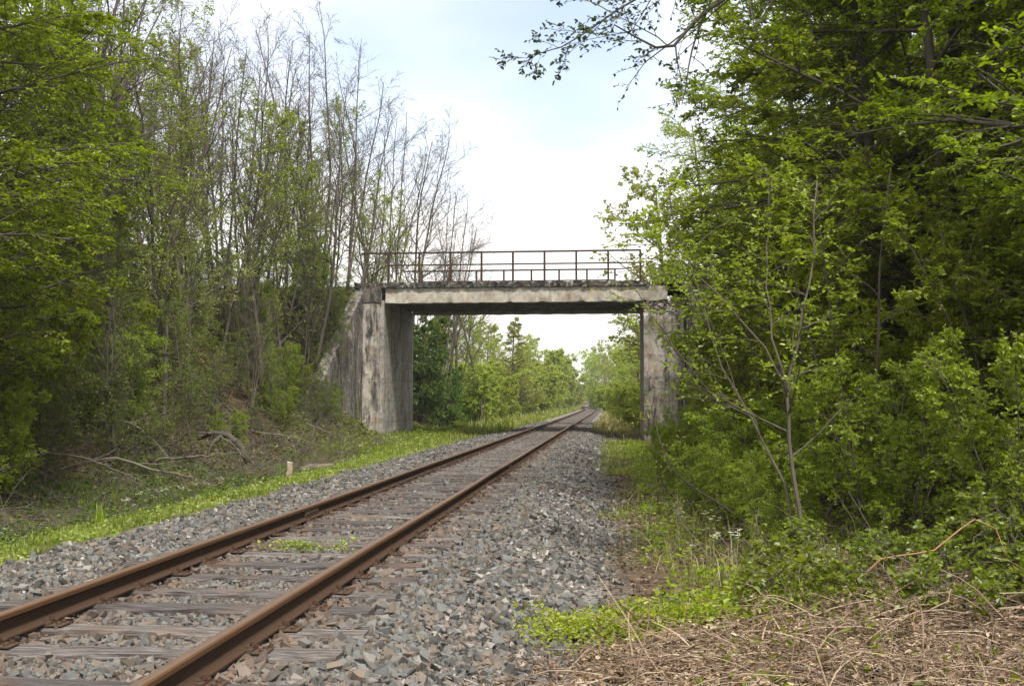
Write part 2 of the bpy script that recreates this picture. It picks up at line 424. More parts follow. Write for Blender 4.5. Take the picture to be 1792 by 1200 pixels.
def sleeper_mesh(seed):
    rng = np.random.default_rng(seed)
    n = 22; xs = np.linspace(-1.3, 1.3, n); hw = .125
    cs = [(-hw, -.16), (-hw, -.018), (-hw+.018, 0), (-.03, .003), (.03, .002), (hw-.02, 0), (hw, -.02), (hw, -.16)]
    V = []
    for x in xs:
        for (a, b) in cs: V.append((x, a + rng.normal(0, .005), b + (rng.normal(0, .0035) if b > -.1 else 0)))
    m = len(cs); i = np.arange(n*m).reshape(n, m)
    q = np.stack([i[:-1], i[1:], np.roll(i[1:], -1, 1), np.roll(i[:-1], -1, 1)], -1).reshape(-1, 4)
    return make_mesh('sleeper', V, [q, i[0][None], i[-1][None, ::-1]], M['wood'])
SLP = [sleeper_mesh(s) for s in range(6)]
def fastening_mesh():
    mb = MB()
    mb.box(-.19, .19, -.075, .075, 0, .011)
    for s in (-1, 1):
        mb.box(s*.082-.016, s*.082+.016, -.07, .07, .011, .036)          # rib of the chair
        mb.box(s*.058-.020, s*.058+.030, -.032, .032, .036, .046)        # clip
        mb.tube([(s*.084, 0, .03), (s*.084, 0, .078)], .012, 6)
        mb.tube([(s*.084, 0, .046), (s*.084, 0, .064)], .020, 6)
        mb.tube([(s*.150, .035, .011), (s*.150, .035, .032)], .017, 6)
        mb.tube([(s*.150, -.035, .011), (s*.150, -.035, .032)], .017, 6)
    return mb.mesh('rail_chair', M['rust_plate'])
FST = fastening_mesh()
rng = np.random.default_rng(3)
SLEEPER_Y = []
y = 3.9
for k in range(100):
    o = link('sleeper', SLP[k % 6], track)
    yy = y + rng.normal(0, .03); SLEEPER_Y.append(yy)
    o.location = (rng.normal(0, .03) + float(curve_dx(yy)), yy, rng.normal(-.004, .006)); o.rotation_euler = (rng.normal(0, .015), rng.normal(0, .003), rng.normal(0, .014) + (pi if k % 2 else 0))
    o.scale = (1, rng.uniform(.62, .86), 1)
    for dx in (-.75, .75):
        f = link('rail_chair', FST, o)
        f.matrix_parent_inverse = o.matrix_basis.inverted()
        f.location = (dx + float(curve_dx(yy)), yy, .0015); f.scale = (.92, .9, .7)
    y += .63
mb = MB(); 
while y < 185:
    cx = float(curve_dx(y)); mb.box(cx-1.3, cx+1.3, y-.12, y+.12, -.15, -.002); y += .63
tag(link('far_sleepers', mb.mesh('far_sleepers', M['wood']), track), kind='stuff')

# ------------------------------------------------------------------ ballast
def stone_variants(n):
    out = []
    for s in range(n):
        rng = np.random.default_rng(100+s)
        bm = bmesh.new()
        cs = np.array([(a, b, c) for a in (-1, 1) for b in (-1, 1) for c in (-1, 1)], float)
        cs = cs[rng.permutation(8)[:(8 if s % 3 else 7)]]*np.array([.82, .62, .46])*rng.uniform(.55, 1.1, (len(cs[:(8 if s % 3 else 7)]), 1)) + rng.normal(0, .17, (8 if s % 3 else 7, 3))
        for p in cs: bm.verts.new(p)
        r = bmesh.ops.convex_hull(bm, input=bm.verts)
        bmesh.ops.delete(bm, geom=[g for g in r['geom_interior'] if isinstance(g, bmesh.types.BMVert)], context='VERTS')
        bm.verts.ensure_lookup_table(); bm.verts.index_update()
        V = np.array([v.co[:] for v in bm.verts]); F = np.array([[v.index for v in f.verts] for f in bm.faces if len(f.verts) == 3])
        bm.free(); out.append((V, F))
    return out
STV = stone_variants(16)
def rot_mats(rng, n, tilt):
    a = rng.uniform(0, 2*pi, n); b = rng.normal(0, tilt, n); c = rng.normal(0, tilt, n)
    Rz = np.zeros((n, 3, 3)); Rz[:, 0, 0] = np.cos(a); Rz[:, 0, 1] = -np.sin(a); Rz[:, 1, 0] = np.sin(a); Rz[:, 1, 1] = np.cos(a); Rz[:, 2, 2] = 1
    Rx = np.zeros((n, 3, 3)); Rx[:, 0, 0] = 1; Rx[:, 1, 1] = np.cos(b); Rx[:, 1, 2] = -np.sin(b); Rx[:, 2, 1] = np.sin(b); Rx[:, 2, 2] = np.cos(b)
    Ry = np.zeros((n, 3, 3)); Ry[:, 1, 1] = 1; Ry[:, 0, 0] = np.cos(c); Ry[:, 0, 2] = np.sin(c); Ry[:, 2, 0] = -np.sin(c); Ry[:, 2, 2] = np.cos(c)
    return Rz @ Rx @ Ry
def build_ballast():
    rng = np.random.default_rng(11)
    mb = MB()
    SY = np.array(SLEEPER_Y)
    def scatter(y0, y1, dens, s0, s1, x0=-6.25, x1=.55):
        n = int((y1-y0)*(x1-x0)*dens)
        x = rng.uniform(x0, x1, n); y = rng.uniform(y0, y1, n); s = .85*rng.uniform(s0, s1, n) * np.exp(np.clip(rng.normal(-.13, .26, n), -.8, .3))
        s = np.where(np.abs(x-TX) < .72, s*.82, s)
        e = .25*nz(x, y, 1.1)
        keep = (x > -5.95 + e) & (x < -.15 + e*1.3 + rng.uniform(-.45, .25, n))
        # few stones lie on the sleepers, none on the rails
        d = np.min(np.abs(y[:, None] - SY[None]), 1) if y1 < 70 else np.full(n, 9.)
        on = (d < .102) & (np.abs(x-TX) < 1.3)
        keep &= ~(on & (rng.uniform(size=n) > .12 + .14*nz(x, y, .5, 2)))
        for c in (-.75, .75):
            near = np.abs(x - TX - c) < .055 + s*.5
            keep &= ~near
            pass
        x, y, s, d = x[keep], y[keep], s[keep], d[keep]; n = len(x)
        dr_ = np.minimum(np.abs(x-TX-.75), np.abs(x-TX+.75))
        z = ground_h(x, y) + s*rng.uniform(-.05, .55, n)
        z = np.where((np.abs(x-TX) < 1.3), np.minimum(z, np.where(d < .15, .012, .004)), z)
        z = np.where(dr_ < .22, z + .026*(1 - dr_/.22), z)
        tone = rng.uniform(0, 1, n)
        tone = np.where((x < -4.4) | (x > -1.2), np.where(rng.uniform(size=n) < .22, tone*.42, tone), .10 + .8*tone)
        var = rng.integers(0, len(STV), n); R = rot_mats(rng, n, .75)
        sc = np.stack([s*rng.uniform(.8, 1.25, n), s*rng.uniform(.8, 1.1, n), s*rng.uniform(.75, 1.2, n)], 1)
        for v in range(len(STV)):
            i = np.where(var == v)[0]
            if not len(i): continue
            V, F = STV[v]
            W = np.einsum('nij,nvj->nvi', R[i], V[None]*sc[i][:, None, :]) + np.stack([x[i], y[i], z[i]], 1)[:, None]
            f = F[None] + (np.arange(len(i))*len(V))[:, None, None]
            mb.add(W.reshape(-1, 3), [f.reshape(-1, 3)], np.repeat(tone[i], len(V)))
    scatter(3.2, 9, 800, .026, .052)
    scatter(9, 15, 600, .029, .054)
    scatter(15, 25, 360, .034, .058)
    scatter(25, 45, 220, .042, .066)
    scatter(45, 70, 90, .05, .07)
    scatter(3.2, 16, 420, .008, .018, -2.2, 1.0); scatter(3.2, 13, 260, .008, .016, -6.0, -1.2)       # grit at the foot of the shoulder
    tag(link('ballast', mb.mesh('ballast', M['stone'])), 'grey, buff and pinkish crushed stone ballast around the sleepers', 'ballast', kind='stuff')
build_ballast()

# ------------------------------------------------------------------ bridge
bridge = thing('road_bridge', 'weathered concrete road bridge with thin rusty railings spanning the railway track', 'bridge', (TX, 47.3, 0))
BX, BY = TX, 47.3
def rough(amp, s=2.0, ph=0.0):
    def f(V):
        x, y, z = V[:, 0], V[:, 1], V[:, 2]
        W = V.copy()
        W[:, 0] += amp*nz(y*1.3+z, z*1.1-y, s, ph); W[:, 1] += amp*nz(x, z*1.2, s, ph+1); W[:, 2] += amp*nz(x*1.1, y+x*.3, s, ph+2)
        return W
    return f
def local(V): return V - np.array([BX, BY, 0])
def bpart(name, mb, mat, parent=bridge, label=None, origin=(BX, BY, 0)):
    V = np.concatenate(mb.V) - np.array(origin)
    o = link(name, make_mesh(name, V, mb.P, mat, np.concatenate(mb.T)), parent)
    if label: o['label'] = label
    return o
# fascia beams (near one chipped along its lower edge), slab, dark coping
def fascia_disp(V):
    W = rough(.018, 2.2)(V)
    low = np.clip((5.62 - V[:, 2])/.2, 0, 1)
    chip = np.clip(nz(V[:, 0], V[:, 0]*.3, 1.9, 3) - .15, 0, 1)
    W[:, 2] += low*chip*.16; W[:, 1] += np.where(V[:, 1] < YB0+.2, low*chip*.10, 0)
    endr = np.clip((V[:, 0] - 1.75)/.6, 0, 1); W[:, 2] += low*endr*.16*(1+nz(V[:, 0], V[:, 1], 5))
    return W
mb = MB(); gbox(mb, XL+.06, 2.2, YB0, YB0+.45, 5.48, 6.12, .08, fascia_disp)
bpart('fascia_beam', mb, M['conc_fascia'], label='pale fascia beam chipped along its lower edge')
mb = MB(); gbox(mb, XL+.06, 2.2, YB1-.45, YB1, 5.48, 6.12, .3, rough(.015)); bpart('fascia_beam', mb, M['conc_fascia'])
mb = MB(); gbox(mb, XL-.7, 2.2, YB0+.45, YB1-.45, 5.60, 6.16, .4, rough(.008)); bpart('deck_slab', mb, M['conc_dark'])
def coping_disp(V):
    W = rough(.035, 3.1)(V); W = W + (rough(.03, 9.0, 2)(V) - V)
    r = np.clip((V[:, 0] - .9)/.55, 0, 1); W[:, 2] = np.where(V[:, 2] > 6.2, W[:, 2] - .16*r, W[:, 2])
    return W
for a, b in ((YB0-.10, YB0+.5), (YB1-.5, YB1+.10)):
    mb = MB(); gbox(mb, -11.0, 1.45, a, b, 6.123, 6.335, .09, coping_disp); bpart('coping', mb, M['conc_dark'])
# left abutment: rebated front, tall face towards the line
def abut_disp(V):
    W = rough(.012, 2.4)(V)
    W[:, 0] += np.where(V[:, 0] > XL-.01, .005*nz(V[:, 1]*3.1, V[:, 1]*.7, 1.9, 2), 0)
    return W
mb = MB(); gbox(mb, XL-.55, XL, YB0+.02, YB1-.02, -.6, 5.595, .16, abut_disp)
gbox(mb, -10.56, XL-.553, YB0+.1, YB1-.02, -.6, 6.12, .3, rough(.01))
bpart('abutment', mb, M['conc_abut'], label='abutment with a tall streaked face beside the track')
mb = MB(); gbox(mb, -10.62, XL-.16, YB0-.16, YB0+.017, -.6, 5.50, .11, rough(.016, 3)); bpart('pilaster', mb, M['conc_pier'])
mb = MB(); gbox(mb, -10.72, XL-.10, YB0-.20, YB0-.001+.0, 5.503, 6.12, .11, rough(.016, 3, 2)); bpart('pilaster_cap', mb, M['conc_wing'])
# pier at the other side with a spalled head
def pier_disp(V):
    W = rough(.014, 2.3, 1)(V)
    k = np.clip((V[:, 2] - 4.75 + .25*nz(V[:, 0]*2, V[:, 0], 1.5))/.35, 0, 1)
    d = np.clip(nz(V[:, 0]*3, V[:, 2]*4, 1.3, 4)*.5 + nz(V[:, 0]*7, V[:, 2]*9, 1.6, 1)*.5, -1, 1)
    W[:, 1] += np.where(V[:, 1] < YB0+.05, k*(.20 + .20*d), 0); W[:, 0] += k*.06*nz(V[:, 0]*9, V[:, 2]*7, 1.3, 2)
    W[:, 2] += np.where(V[:, 2] > 5.4, .10*nz(V[:, 0]*4, V[:, 1]*3, 2.1) - .05, 0)
    return W
mb = MB(); gbox(mb, XR, 2.88, YB0-.10, YB1-.02, -.6, 5.5, .07, pier_disp); bpart('pier', mb, M['conc_pier'], label='pier with a broken and crumbling head')
# wing walls
def wing(side, near):
    ys = np.linspace(YB0-.05, YB0-5.7, 20) if near else np.linspace(YB1-.03, YB1+5.7, 12)
    mb = MB(); zs = np.linspace(0, 1, 16); th = .45
    rows = []
    for y in ys:
        d = abs(y - (YB0 if near else YB1))
        x = float(wing_x(np.array(y), side)); top = max(.55, 6.1 - .93*d)
        rows.append([(x, y, top)])
    n = len(ys)
    inn = np.array([[(r[0][0], r[0][1], -.7 + t*(r[0][2]+.7)) for t in zs] for r in rows]); out = inn.copy(); out[:, :, 0] += -side*0 + side*th
    inn[:, :, 0] += .018*nz(inn[:, :, 1]*1.3, inn[:, :, 2], 2.2); inn[:, :, 2][:, -1] += .05*nz(ys, ys, 2.7)
    V = np.concatenate([inn.reshape(-1, 3), out.reshape(-1, 3)]); m = len(zs)
    i = np.arange(n*m).reshape(n, m); j = i + n*m
    qs = [np.stack([i[:-1, :-1], i[1:, :-1], i[1:, 1:], i[:-1, 1:]], -1).reshape(-1, 4), np.stack([j[:-1, :-1], j[:-1, 1:], j[1:, 1:], j[1:, :-1]], -1).reshape(-1, 4),
          np.stack([i[:-1, -1], i[1:, -1], j[1:, -1], j[:-1, -1]], -1), np.stack([i[-1, :-1], j[-1, :-1], j[-1, 1:], i[-1, 1:]], -1), np.stack([i[0, :-1], i[0, 1:], j[0, 1:], j[0, :-1]], -1)]
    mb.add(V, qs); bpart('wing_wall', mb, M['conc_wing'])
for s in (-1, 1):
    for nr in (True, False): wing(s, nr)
# railings
def railing(yc, posts, x0, x1, bend_right, bend_left):
    mb = MB(); zt, zm, zb = 7.62, 7.10, 6.30
    root_z = zb
    mb.box(x0, x1, yc-.035, yc+.035, zt-.035, zt+.035)
    if bend_left: mb.tube([(posts[0]-.75, yc, zm-.42), (posts[0]-.35, yc, zm-.16), (posts[0]-.05, yc, zm), (posts[0]+.3, yc, zm)], .03, 6)
    mb.box(posts[0], posts[-1], yc-.026, yc+.026, zm-.028, zm+.028)
    r = bpart('railing', mb, M['rail_paint'])
    pm = MB(); pm.box(-.042, .042, -.042, .042, -.05, zt-zb-.037); pm.box(-.075, .075, -.075, .075, -.02, .035)
    pme = pm.mesh('post', M['rail_paint'])
    for p in posts:
        o = link('post', pme, r); o.location = (p-BX, yc-BY, zb)
    return r
sp = 1.333
near_posts = [1.10 - sp*k for k in range(9)][::-1]
railing(YB0+.12, near_posts, -10.75, 1.14, False, True)
rf = railing(YB1-.12, [1.38 - sp*k - 1.33 for k in range(8)][::-1], -10.2, .09, True, False)
mb = MB(); mb.tube([(.09, YB1-.12, 7.62), (.7, YB1-.12, 7.66), (1.45, YB1-.12, 7.78)], .032, 6); bpart('bent_rail', mb, M['rail_paint'], rf)
# road sheet over the bridge and along both embankments
mb = MB(); mb.add([(-60, YB0+.55, ZR+.015), (60, YB0+.55, ZR+.015), (60, YB1-.55, ZR+.015), (-60, YB1-.55, ZR+.015)], [[(0, 1, 2, 3)]])
tag(link('road', mb.mesh('road', M['conc_dark'])), kind='structure')

# ------------------------------------------------------------------ plants
def spawn(rng, P, R, Lp, k, t0, t1, ang, aj, length, n, up=0., wig=.1, flat=1., rk=.6, rmin=.003, taper=.35, droop=0.):
    """children of each parent branch: P (M,N,3), R (M,N), Lp (M,) -> same for the children"""
    Mm, N, _ = P.shape
    t = t0 + (t1-t0)*((np.arange(k)[None] + rng.uniform(.05, .95, (Mm, k)))/k)
    f = t*(N-1); i = np.minimum(f.astype(int), N-2); w = (f-i)[..., None]
    mi = np.arange(Mm)[:, None]
    pos = P[mi, i]*(1-w) + P[mi, i+1]*w
    tan = norm(P[mi, i+1]-P[mi, i]); rr = R[mi, i]*(1-w[..., 0]) + R[mi, i+1]*w[..., 0]
    phi = np.arange(k)[None]*2.39996 + rng.uniform(0, 2*pi, (Mm, 1)) + rng.normal(0, .35, (Mm, k))
    ref = np.where(np.abs(tan[..., 2:3]) > .9, np.array([1., 0, 0]), UP)
    U = norm(np.cross(tan, ref)); W = np.cross(tan, U)
    a = rad(ang) + rng.normal(0, rad(aj), (Mm, k))
    d = np.cos(a)[..., None]*tan + np.sin(a)[..., None]*(np.cos(phi)[..., None]*U + np.sin(phi)[..., None]*W)
    d[..., 2] *= flat; d = norm(d)
    L = length(t, Lp[:, None]*np.ones_like(t)) * rng.uniform(.7, 1.25, t.shape)
    pos = pos.reshape(-1, 3); d = d.reshape(-1, 3); L = L.ravel(); rr = rr.ravel()
    K = len(L); out = np.empty((K, n, 3)); out[:, 0] = pos
    for s in range(1, n):
        d = d + np.array([0, 0, up - droop*s/(n-1)]) + rng.normal(0, wig, (K, 3)); d = norm(d)
        out[:, s] = out[:, s-1] + d*(L/(n-1))[:, None]
    r0 = np.clip(np.minimum(rr*rk, L*.022), rmin, None)
    rad_ = r0[:, None]*np.linspace(1, taper, n)[None]
    return out, np.maximum(rad_, rmin*.8), L

def leaves_on(rng, P, per, size, var=.25, t0=.15, flat=.6, spread=1.0, cup=.12, keep=None):
    """-> pos, dir, normal, size"""
    Mm, N, _ = P.shape
    t = t0 + (1-t0)*((np.arange(per)[None] + rng.uniform(.1, .9, (Mm, per)))/per); t = np.minimum(t, .999)
    f = t*(N-1); i = f.astype(int); w = (f-i)[..., None]; mi = np.arange(Mm)[:, None]
    pos = P[mi, i]*(1-w) + P[mi, i+1]*w; tan = norm(P[mi, i+1]-P[mi, i])
    side = norm(np.cross(tan, UP + rng.normal(0, .3, tan.shape))) * np.where(np.arange(per) % 2, 1, -1)[None, :, None]
    d = norm(tan*.7 + side*spread + rng.normal(0, .3, tan.shape) + np.array([0, 0, -.12]))
    nrm = rng.normal(0, 1, tan.shape)*(1-flat) + UP*flat*1.2
    nrm = norm(nrm - (nrm*d).sum(-1, keepdims=True)*d)
    s = size*np.exp(rng.normal(0, var, t.shape))
    a = [pos.reshape(-1, 3), d.reshape(-1, 3), nrm.reshape(-1, 3), s.ravel()]
    if keep is not None:
        m = keep(a[0], rng); a = [q[m] for q in a]
    return a

def leaf_geo(rng, lv, near=True, wr=.58, fold=.22):
    pos, d, nn, s = lv; K = len(s)
    b = np.cross(nn, d); L = s[:, None]; Wd = s[:, None]*wr*.5*np.exp(rng.normal(0, .12, (K, 1)))
    curl = rng.normal(.0, .12, (K, 1))
    tone = np.clip(rng.beta(2.2, 2.2, K) , 0, 1)
    if near:
        lift = Wd*fold*2
        v = np.stack([pos, pos + d*L*.28 + b*Wd*.95 + nn*lift, pos + d*L*.68 + b*Wd*.78 + nn*lift*.8 - nn*L*curl*.4, pos + d*L - nn*L*curl,
                      pos + d*L*.68 - b*Wd*.78 + nn*lift*.8 - nn*L*curl*.4, pos + d*L*.28 - b*Wd*.95 + nn*lift], 1)
        o = (np.arange(K)*6)[:, None]
        q = np.concatenate([o + np.array([0, 1, 2, 3]), o + np.array([0, 3, 4, 5])])
        return v.reshape(-1, 3), q, np.repeat(tone, 6)
    v = np.stack([pos, pos + d*L*.45 + b*Wd + nn*Wd*fold, pos + d*L - nn*L*curl, pos + d*L*.45 - b*Wd + nn*Wd*fold], 1)
    o = (np.arange(K)*4)[:, None]
    return v.reshape(-1, 3), o + np.array([0, 1, 2, 3]), np.repeat(tone, 4)

def stem_paths(rng, stems, H, lean, n, base=.0, wig=.03, hv=.15):
    P = np.empty((stems, n, 3)); L = H*rng.uniform(1-hv, 1+.3*hv, stems)
    a = rng.uniform(0, 2*pi, stems) + np.arange(stems)*2.4
    d = norm(np.stack([np.cos(a)*lean, np.sin(a)*lean, np.ones(stems)], 1))
    P[:, 0] = np.stack([np.cos(a)*base, np.sin(a)*base, np.full(stems, -.25)], 1)
    for s in range(1, n):
        d = norm(d + rng.normal(0, wig, d.shape)*np.array([1, 1, .3]) + UP*.03)
        P[:, s] = P[:, s-1] + d*((L+.25)/(n-1))[:, None]
    return P, L

def grow(seed, H, r0, stems=1, lean=.05, base=0., n1=22, l1=.32, a1=60, t1=(.18, .96), shape='round', up1=.02, n2=10, l2=.45, a2=48, n3=7, l3=.42, a3=45,
         flat=.6, per=8, leaf=.075, near=True, wr=.58, leafflat=.65, keep=None, droop=.06, wig=.10, min_twig=.0035, leaf_mat='leaf_hornbeam', bark='bark', wr_var=0, sides=6, stem_wig=.035, bothleaf=True):
    rng = np.random.default_rng(seed); mb = MB()
    P, L = stem_paths(rng, stems, H, lean, 12, base, stem_wig)
    R = np.full(stems, r0)[:, None]*np.linspace(1, .12, 12)[None]**.8
    R[:, 0] *= 1.35
    mb.tubes(P, R, max(sides, 7))
    def len1(t, Lp):
        if shape == 'round': s = np.sqrt(np.clip(1-((t-.45)/.62)**2, .06, 1))
        elif shape == 'cone': s = 1.08 - t
        elif shape == 'broom': s = 1.05 - .72*t
        else: s = np.ones_like(t)
        return Lp*l1*s
    P1, R1, L1 = spawn(rng, P, R, L, n1, t1[0], t1[1], a1, 9, len1, 7, up1, wig*.7, 1., .55, .006, .25, droop)
    mb.tubes(P1, R1, 5, cap=False)
    P2, R2, L2 = spawn(rng, P1, R1, L1, n2, .12, .98, a2, 12, lambda t, Lp: Lp*l2*(1.1-.65*t), 5, up1*.5, wig, flat, .6, min_twig*1.3, .4, droop)
    mb.tubes(P2, R2, 4, cap=False)
    P3, R3, L3 = spawn(rng, P2, R2, L2, n3, .1, 1., a3, 14, lambda t, Lp: np.clip(Lp*l3*(1.15-.5*t), .12, None), 4, up1*.5, wig, flat, .6, min_twig, .5, droop)
    mb.tubes(P3, R3, 3, cap=False)
    lv = leaves_on(rng, P3, per, leaf, flat=leafflat, keep=keep)
    if bothleaf:
        l2v = leaves_on(rng, P2, max(2, per), leaf, flat=leafflat, t0=.5, keep=keep)
        lv = [np.concatenate([a, b]) for a, b in zip(lv, l2v)]
    V, q, tone = leaf_geo(rng, lv, near, wr)
    return mb.mesh('trunk', M[bark], True), make_mesh('crown', V, [q], M[leaf_mat], tone)

KIND = {}
def kind(name, fn): KIND[name] = fn

# each kind of plant comes in a few grown forms (trunk mesh, crown mesh)
FORMS = {
 'hornbeam': [grow(s, 11.5, .13, n1=29, l1=.30, a1=68, t1=(.12, .97), n2=12, l2=.46, n3=8, flat=.42, per=13, leaf=.067, droop=.10, leafflat=.72) for s in (1, 2, 3)],
 'beech':    [grow(s, 13, .15, n1=28, l1=.27, a1=62, t1=(.16, .97), n2=11, l2=.46, n3=8, flat=.5, per=8, leaf=.078, droop=.06, leafflat=.6, leaf_mat='leaf_bright') for s in (11, 12)],
 'forest':   [grow(s, 13, .14, n1=26, l1=.26, a1=62, t1=(.12, .97), n2=9, l2=.5, n3=6, flat=.6, per=6, leaf=.14, near=False, wr=.7, leaf_mat='leaf_hornbeam') for s in (21, 22)],
 'shrub':    [grow(s, 3.4, .022, stems=9, lean=.42, base=.18, n1=9, l1=.34, a1=48, t1=(.08, .97), shape='broom', n2=8, l2=.5, n3=5, flat=.75, per=8, leaf=.047, leafflat=.5, leaf_mat='leaf_bright', bark='bark_pale') for s in (31, 32, 33)],
 'hazel':    [grow(s, 5.0, .035, stems=7, lean=.35, base=.2, n1=11, l1=.30, a1=50, t1=(.10, .97), shape='broom', n2=8, l2=.48, n3=6, flat=.6, per=8, leaf=.052, leafflat=.6, leaf_mat='leaf_bright', bark='bark_pale') for s in (41, 42, 43)],
 'thin_shrub': [grow(s, 3.6, .018, stems=7, lean=.38, base=.2, n1=8, l1=.34, a1=45, t1=(.15, .97), shape='broom', n2=6, l2=.5, n3=4, flat=.75, per=3, leaf=.055, leafflat=.5, leaf_mat='leaf_bank', bark='bark_pale') for s in (51, 52, 53)],
 'bare':     [grow(s, 11.5, .078, stems=1, lean=.07, n1=15, l1=.36, a1=33, t1=(.28, .98), shape='broom', up1=.03, n2=8, l2=.46, a2=38, n3=5, l3=.5, a3=40, flat=1, per=2, leaf=.028, near=False, wig=.15, droop=0, min_twig=.0046, leaf_mat='bud_brown', bark='bark_twig', leafflat=.2, bothleaf=False, stem_wig=.07) for s in (61, 62, 63, 64)],
 'coppice':  [grow(s, 11, .058, stems=3, lean=.14, base=.14, n1=10, l1=.32, a1=32, t1=(.3, .98), shape='broom', up1=.03, n2=7, l2=.46, a2=38, n3=5, l3=.5, a3=40, flat=1, per=2, leaf=.028, near=False, wig=.15, droop=0, min_twig=.0046, leaf_mat='bud_brown', bark='bark_twig', leafflat=.2, bothleaf=False, stem_wig=.06) for s in (71, 72)],
 'sparse':   [grow(s, 10, .065, lean=.08, n1=18, l1=.29, a1=44, t1=(.22, .97), shape='broom', up1=.03, stem_wig=.06, n2=8, l2=.45, a2=40, n3=5, l3=.5, flat=.9, per=5, leaf=.07, near=False, wr=.65, wig=.09, droop=0, min_twig=.005, leaf_mat='leaf_young', bark='bark_twig', leafflat=.4) for s in (81, 82, 83)],
 'far_tree': [grow(s, 11, .14, n1=22, l1=.30, a1=58, t1=(.14, .97), n2=9, l2=.5, n3=5, flat=.8, per=5, leaf=.20, near=False, wr=.75, leaf_mat='leaf_far', leafflat=.4) for s in (91, 92)],
 'olive':    [grow(s, 11, .14, n1=22, l1=.30, a1=56, t1=(.2, .97), n2=9, l2=.5, n3=5, flat=.8, per=3, leaf=.16, near=False, wr=.75, leaf_mat='leaf_olive', leafflat=.4, min_twig=.008) for s in (101, 102)],
 'far_shrub': [grow(s, 4.2, .03, stems=9, lean=.42, base=.3, n1=9, l1=.36, a1=50, t1=(.06, .97), shape='broom', n2=7, l2=.52, n3=5, flat=.85, per=5, leaf=.12, near=False, wr=.7, leafflat=.4, leaf_mat='leaf_far', bark='bark') for s in (111, 112, 113)],
 'dark_shrub': [grow(s, 6.0, .045, stems=8, lean=.36, base=.3, n1=12, l1=.30, a1=52, t1=(.05, .97), shape='broom', n2=8, l2=.5, n3=6, flat=.8, per=6, leaf=.10, near=False, wr=.7, leafflat=.4, leaf_mat='leaf_dark') for s in (121,)],
 'conifer':  [grow(131, 9, .13, n1=70, l1=.36, a1=80, t1=(.10, .99), shape='cone', n2=9, l2=.42, n3=5, flat=.5, per=5, leaf=.11, near=False, wr=.4, leaf_mat='leaf_olive', droop=.05, leafflat=.3)],
}
def plant(name, form, x, y, label, cat='tree', group=None, s=1.0, rz=None, dz=0., tilt=0., mat=None):
    rngp = random.Random(int(x*131 + y*717))
    ms = FORMS[form]; tr, cr = ms[rngp.randrange(len(ms))]
    t = thing(name, label, cat, (x, y, gz(x, y) + dz), rngp.uniform(0, 2*pi) if rz is None else rz, group, s)
    if tilt: t.rotation_euler = (rngp.uniform(-tilt, tilt), rngp.uniform(-tilt, tilt), t.rotation_euler[2])
    link('trunk' if cat == 'tree' else 'stems', tr, t); link('crown' if cat == 'tree' else 'foliage', cr, t)
    return t

ORD = 'first second third fourth fifth sixth seventh eighth ninth tenth eleventh twelfth thirteenth fourteenth fifteenth sixteenth seventeenth eighteenth nineteenth twentieth'.split()
UNITS = ORD[:9]
for tens, tenth in (('twenty', ''), ('thirty', 'thirtieth'), ('forty', 'fortieth'), ('fifty', 'fiftieth'), ('sixty', 'sixtieth')):
    ORD += ([tenth] if tenth else []) + [tens + '-' + w for w in UNITS]
def row(name, form, spots, label, cat, group, smin=.9, smax=1.1, tilt=.04):
    """individuals of one kind, told apart by their order going away from the camera's end of the line"""
    for i, sp in enumerate(sorted(spots, key=lambda p: p[1])):
        s = sp[2] if len(sp) > 2 else random.uniform(smin, smax)
        f = form if isinstance(form, str) else form[i % len(form)]
        plant(name, f, sp[0], sp[1], label.format(ORD[i]), cat, group, s, tilt=tilt)

# --- the wood beside the pier
row('hornbeam_tree', 'hornbeam', [(5.9, 11.0, .95), (5.0, 15.2, 1.0), (4.7, 19.6, 1.0), (8.2, 16.2, 1.05), (7.6, 21.5, 1.1), (4.9, 24.6, 1.05), (7.3, 27.0, 1.1), (9.0, 12.6, 1.0), (4.5, 17.4, 1.0), (6.4, 13.4, 1.0), (4.7, 22.2, 1.0), (6.0, 18.2, 1.05), (6.1, 23.6, 1.05)],
    'dense yellow-green hornbeam in the wood beside the pier, {} from the brambles', 'tree', 'hornbeams in the wood')
row('beech_tree', 'beech', [(5.0, 29.5, .95), (6.4, 33.0, 1.0), (4.9, 35.2, .85), (8.6, 38.5, .9), (5.3, 39.6, .7), (4.5, 42.3, .85), (4.6, 53.0, 1.0)],
    'tall bright green beech growing before the pier embankment, {} from the brambles', 'tree', 'beeches before the embankment')
row('forest_tree', 'forest', [(11.5, 17), (12.5, 23), (11.0, 30), (14.5, 28), (13.5, 36), (17, 33), (16, 20), (18, 42), (12, 44), (22, 30), (20, 24), (24, 38), (9.4, 19.2), (11.2, 13.2), (13.8, 16.4), (10.2, 24.8), (9.5, 34)],
    'shadowed tree deep in the wood behind the hornbeams, {} from the brambles', 'tree', 'trees deep in the wood', .85, 1.1)
row('hazel_bush', 'hazel', [(3.2, 13.6, .85), (2.95, 17.3, .85), (3.25, 21.2, .85), (3.55, 25.3, .9), (3.8, 29.0, .9), (4.05, 33.0, .9), (4.3, 37.5, .9), (4.9, 12.6, .8), (5.9, 14.0, .9)],
    'many-stemmed leafy bush along the edge of the wood, {} from the brambles', 'bush', 'bushes along the wood edge')
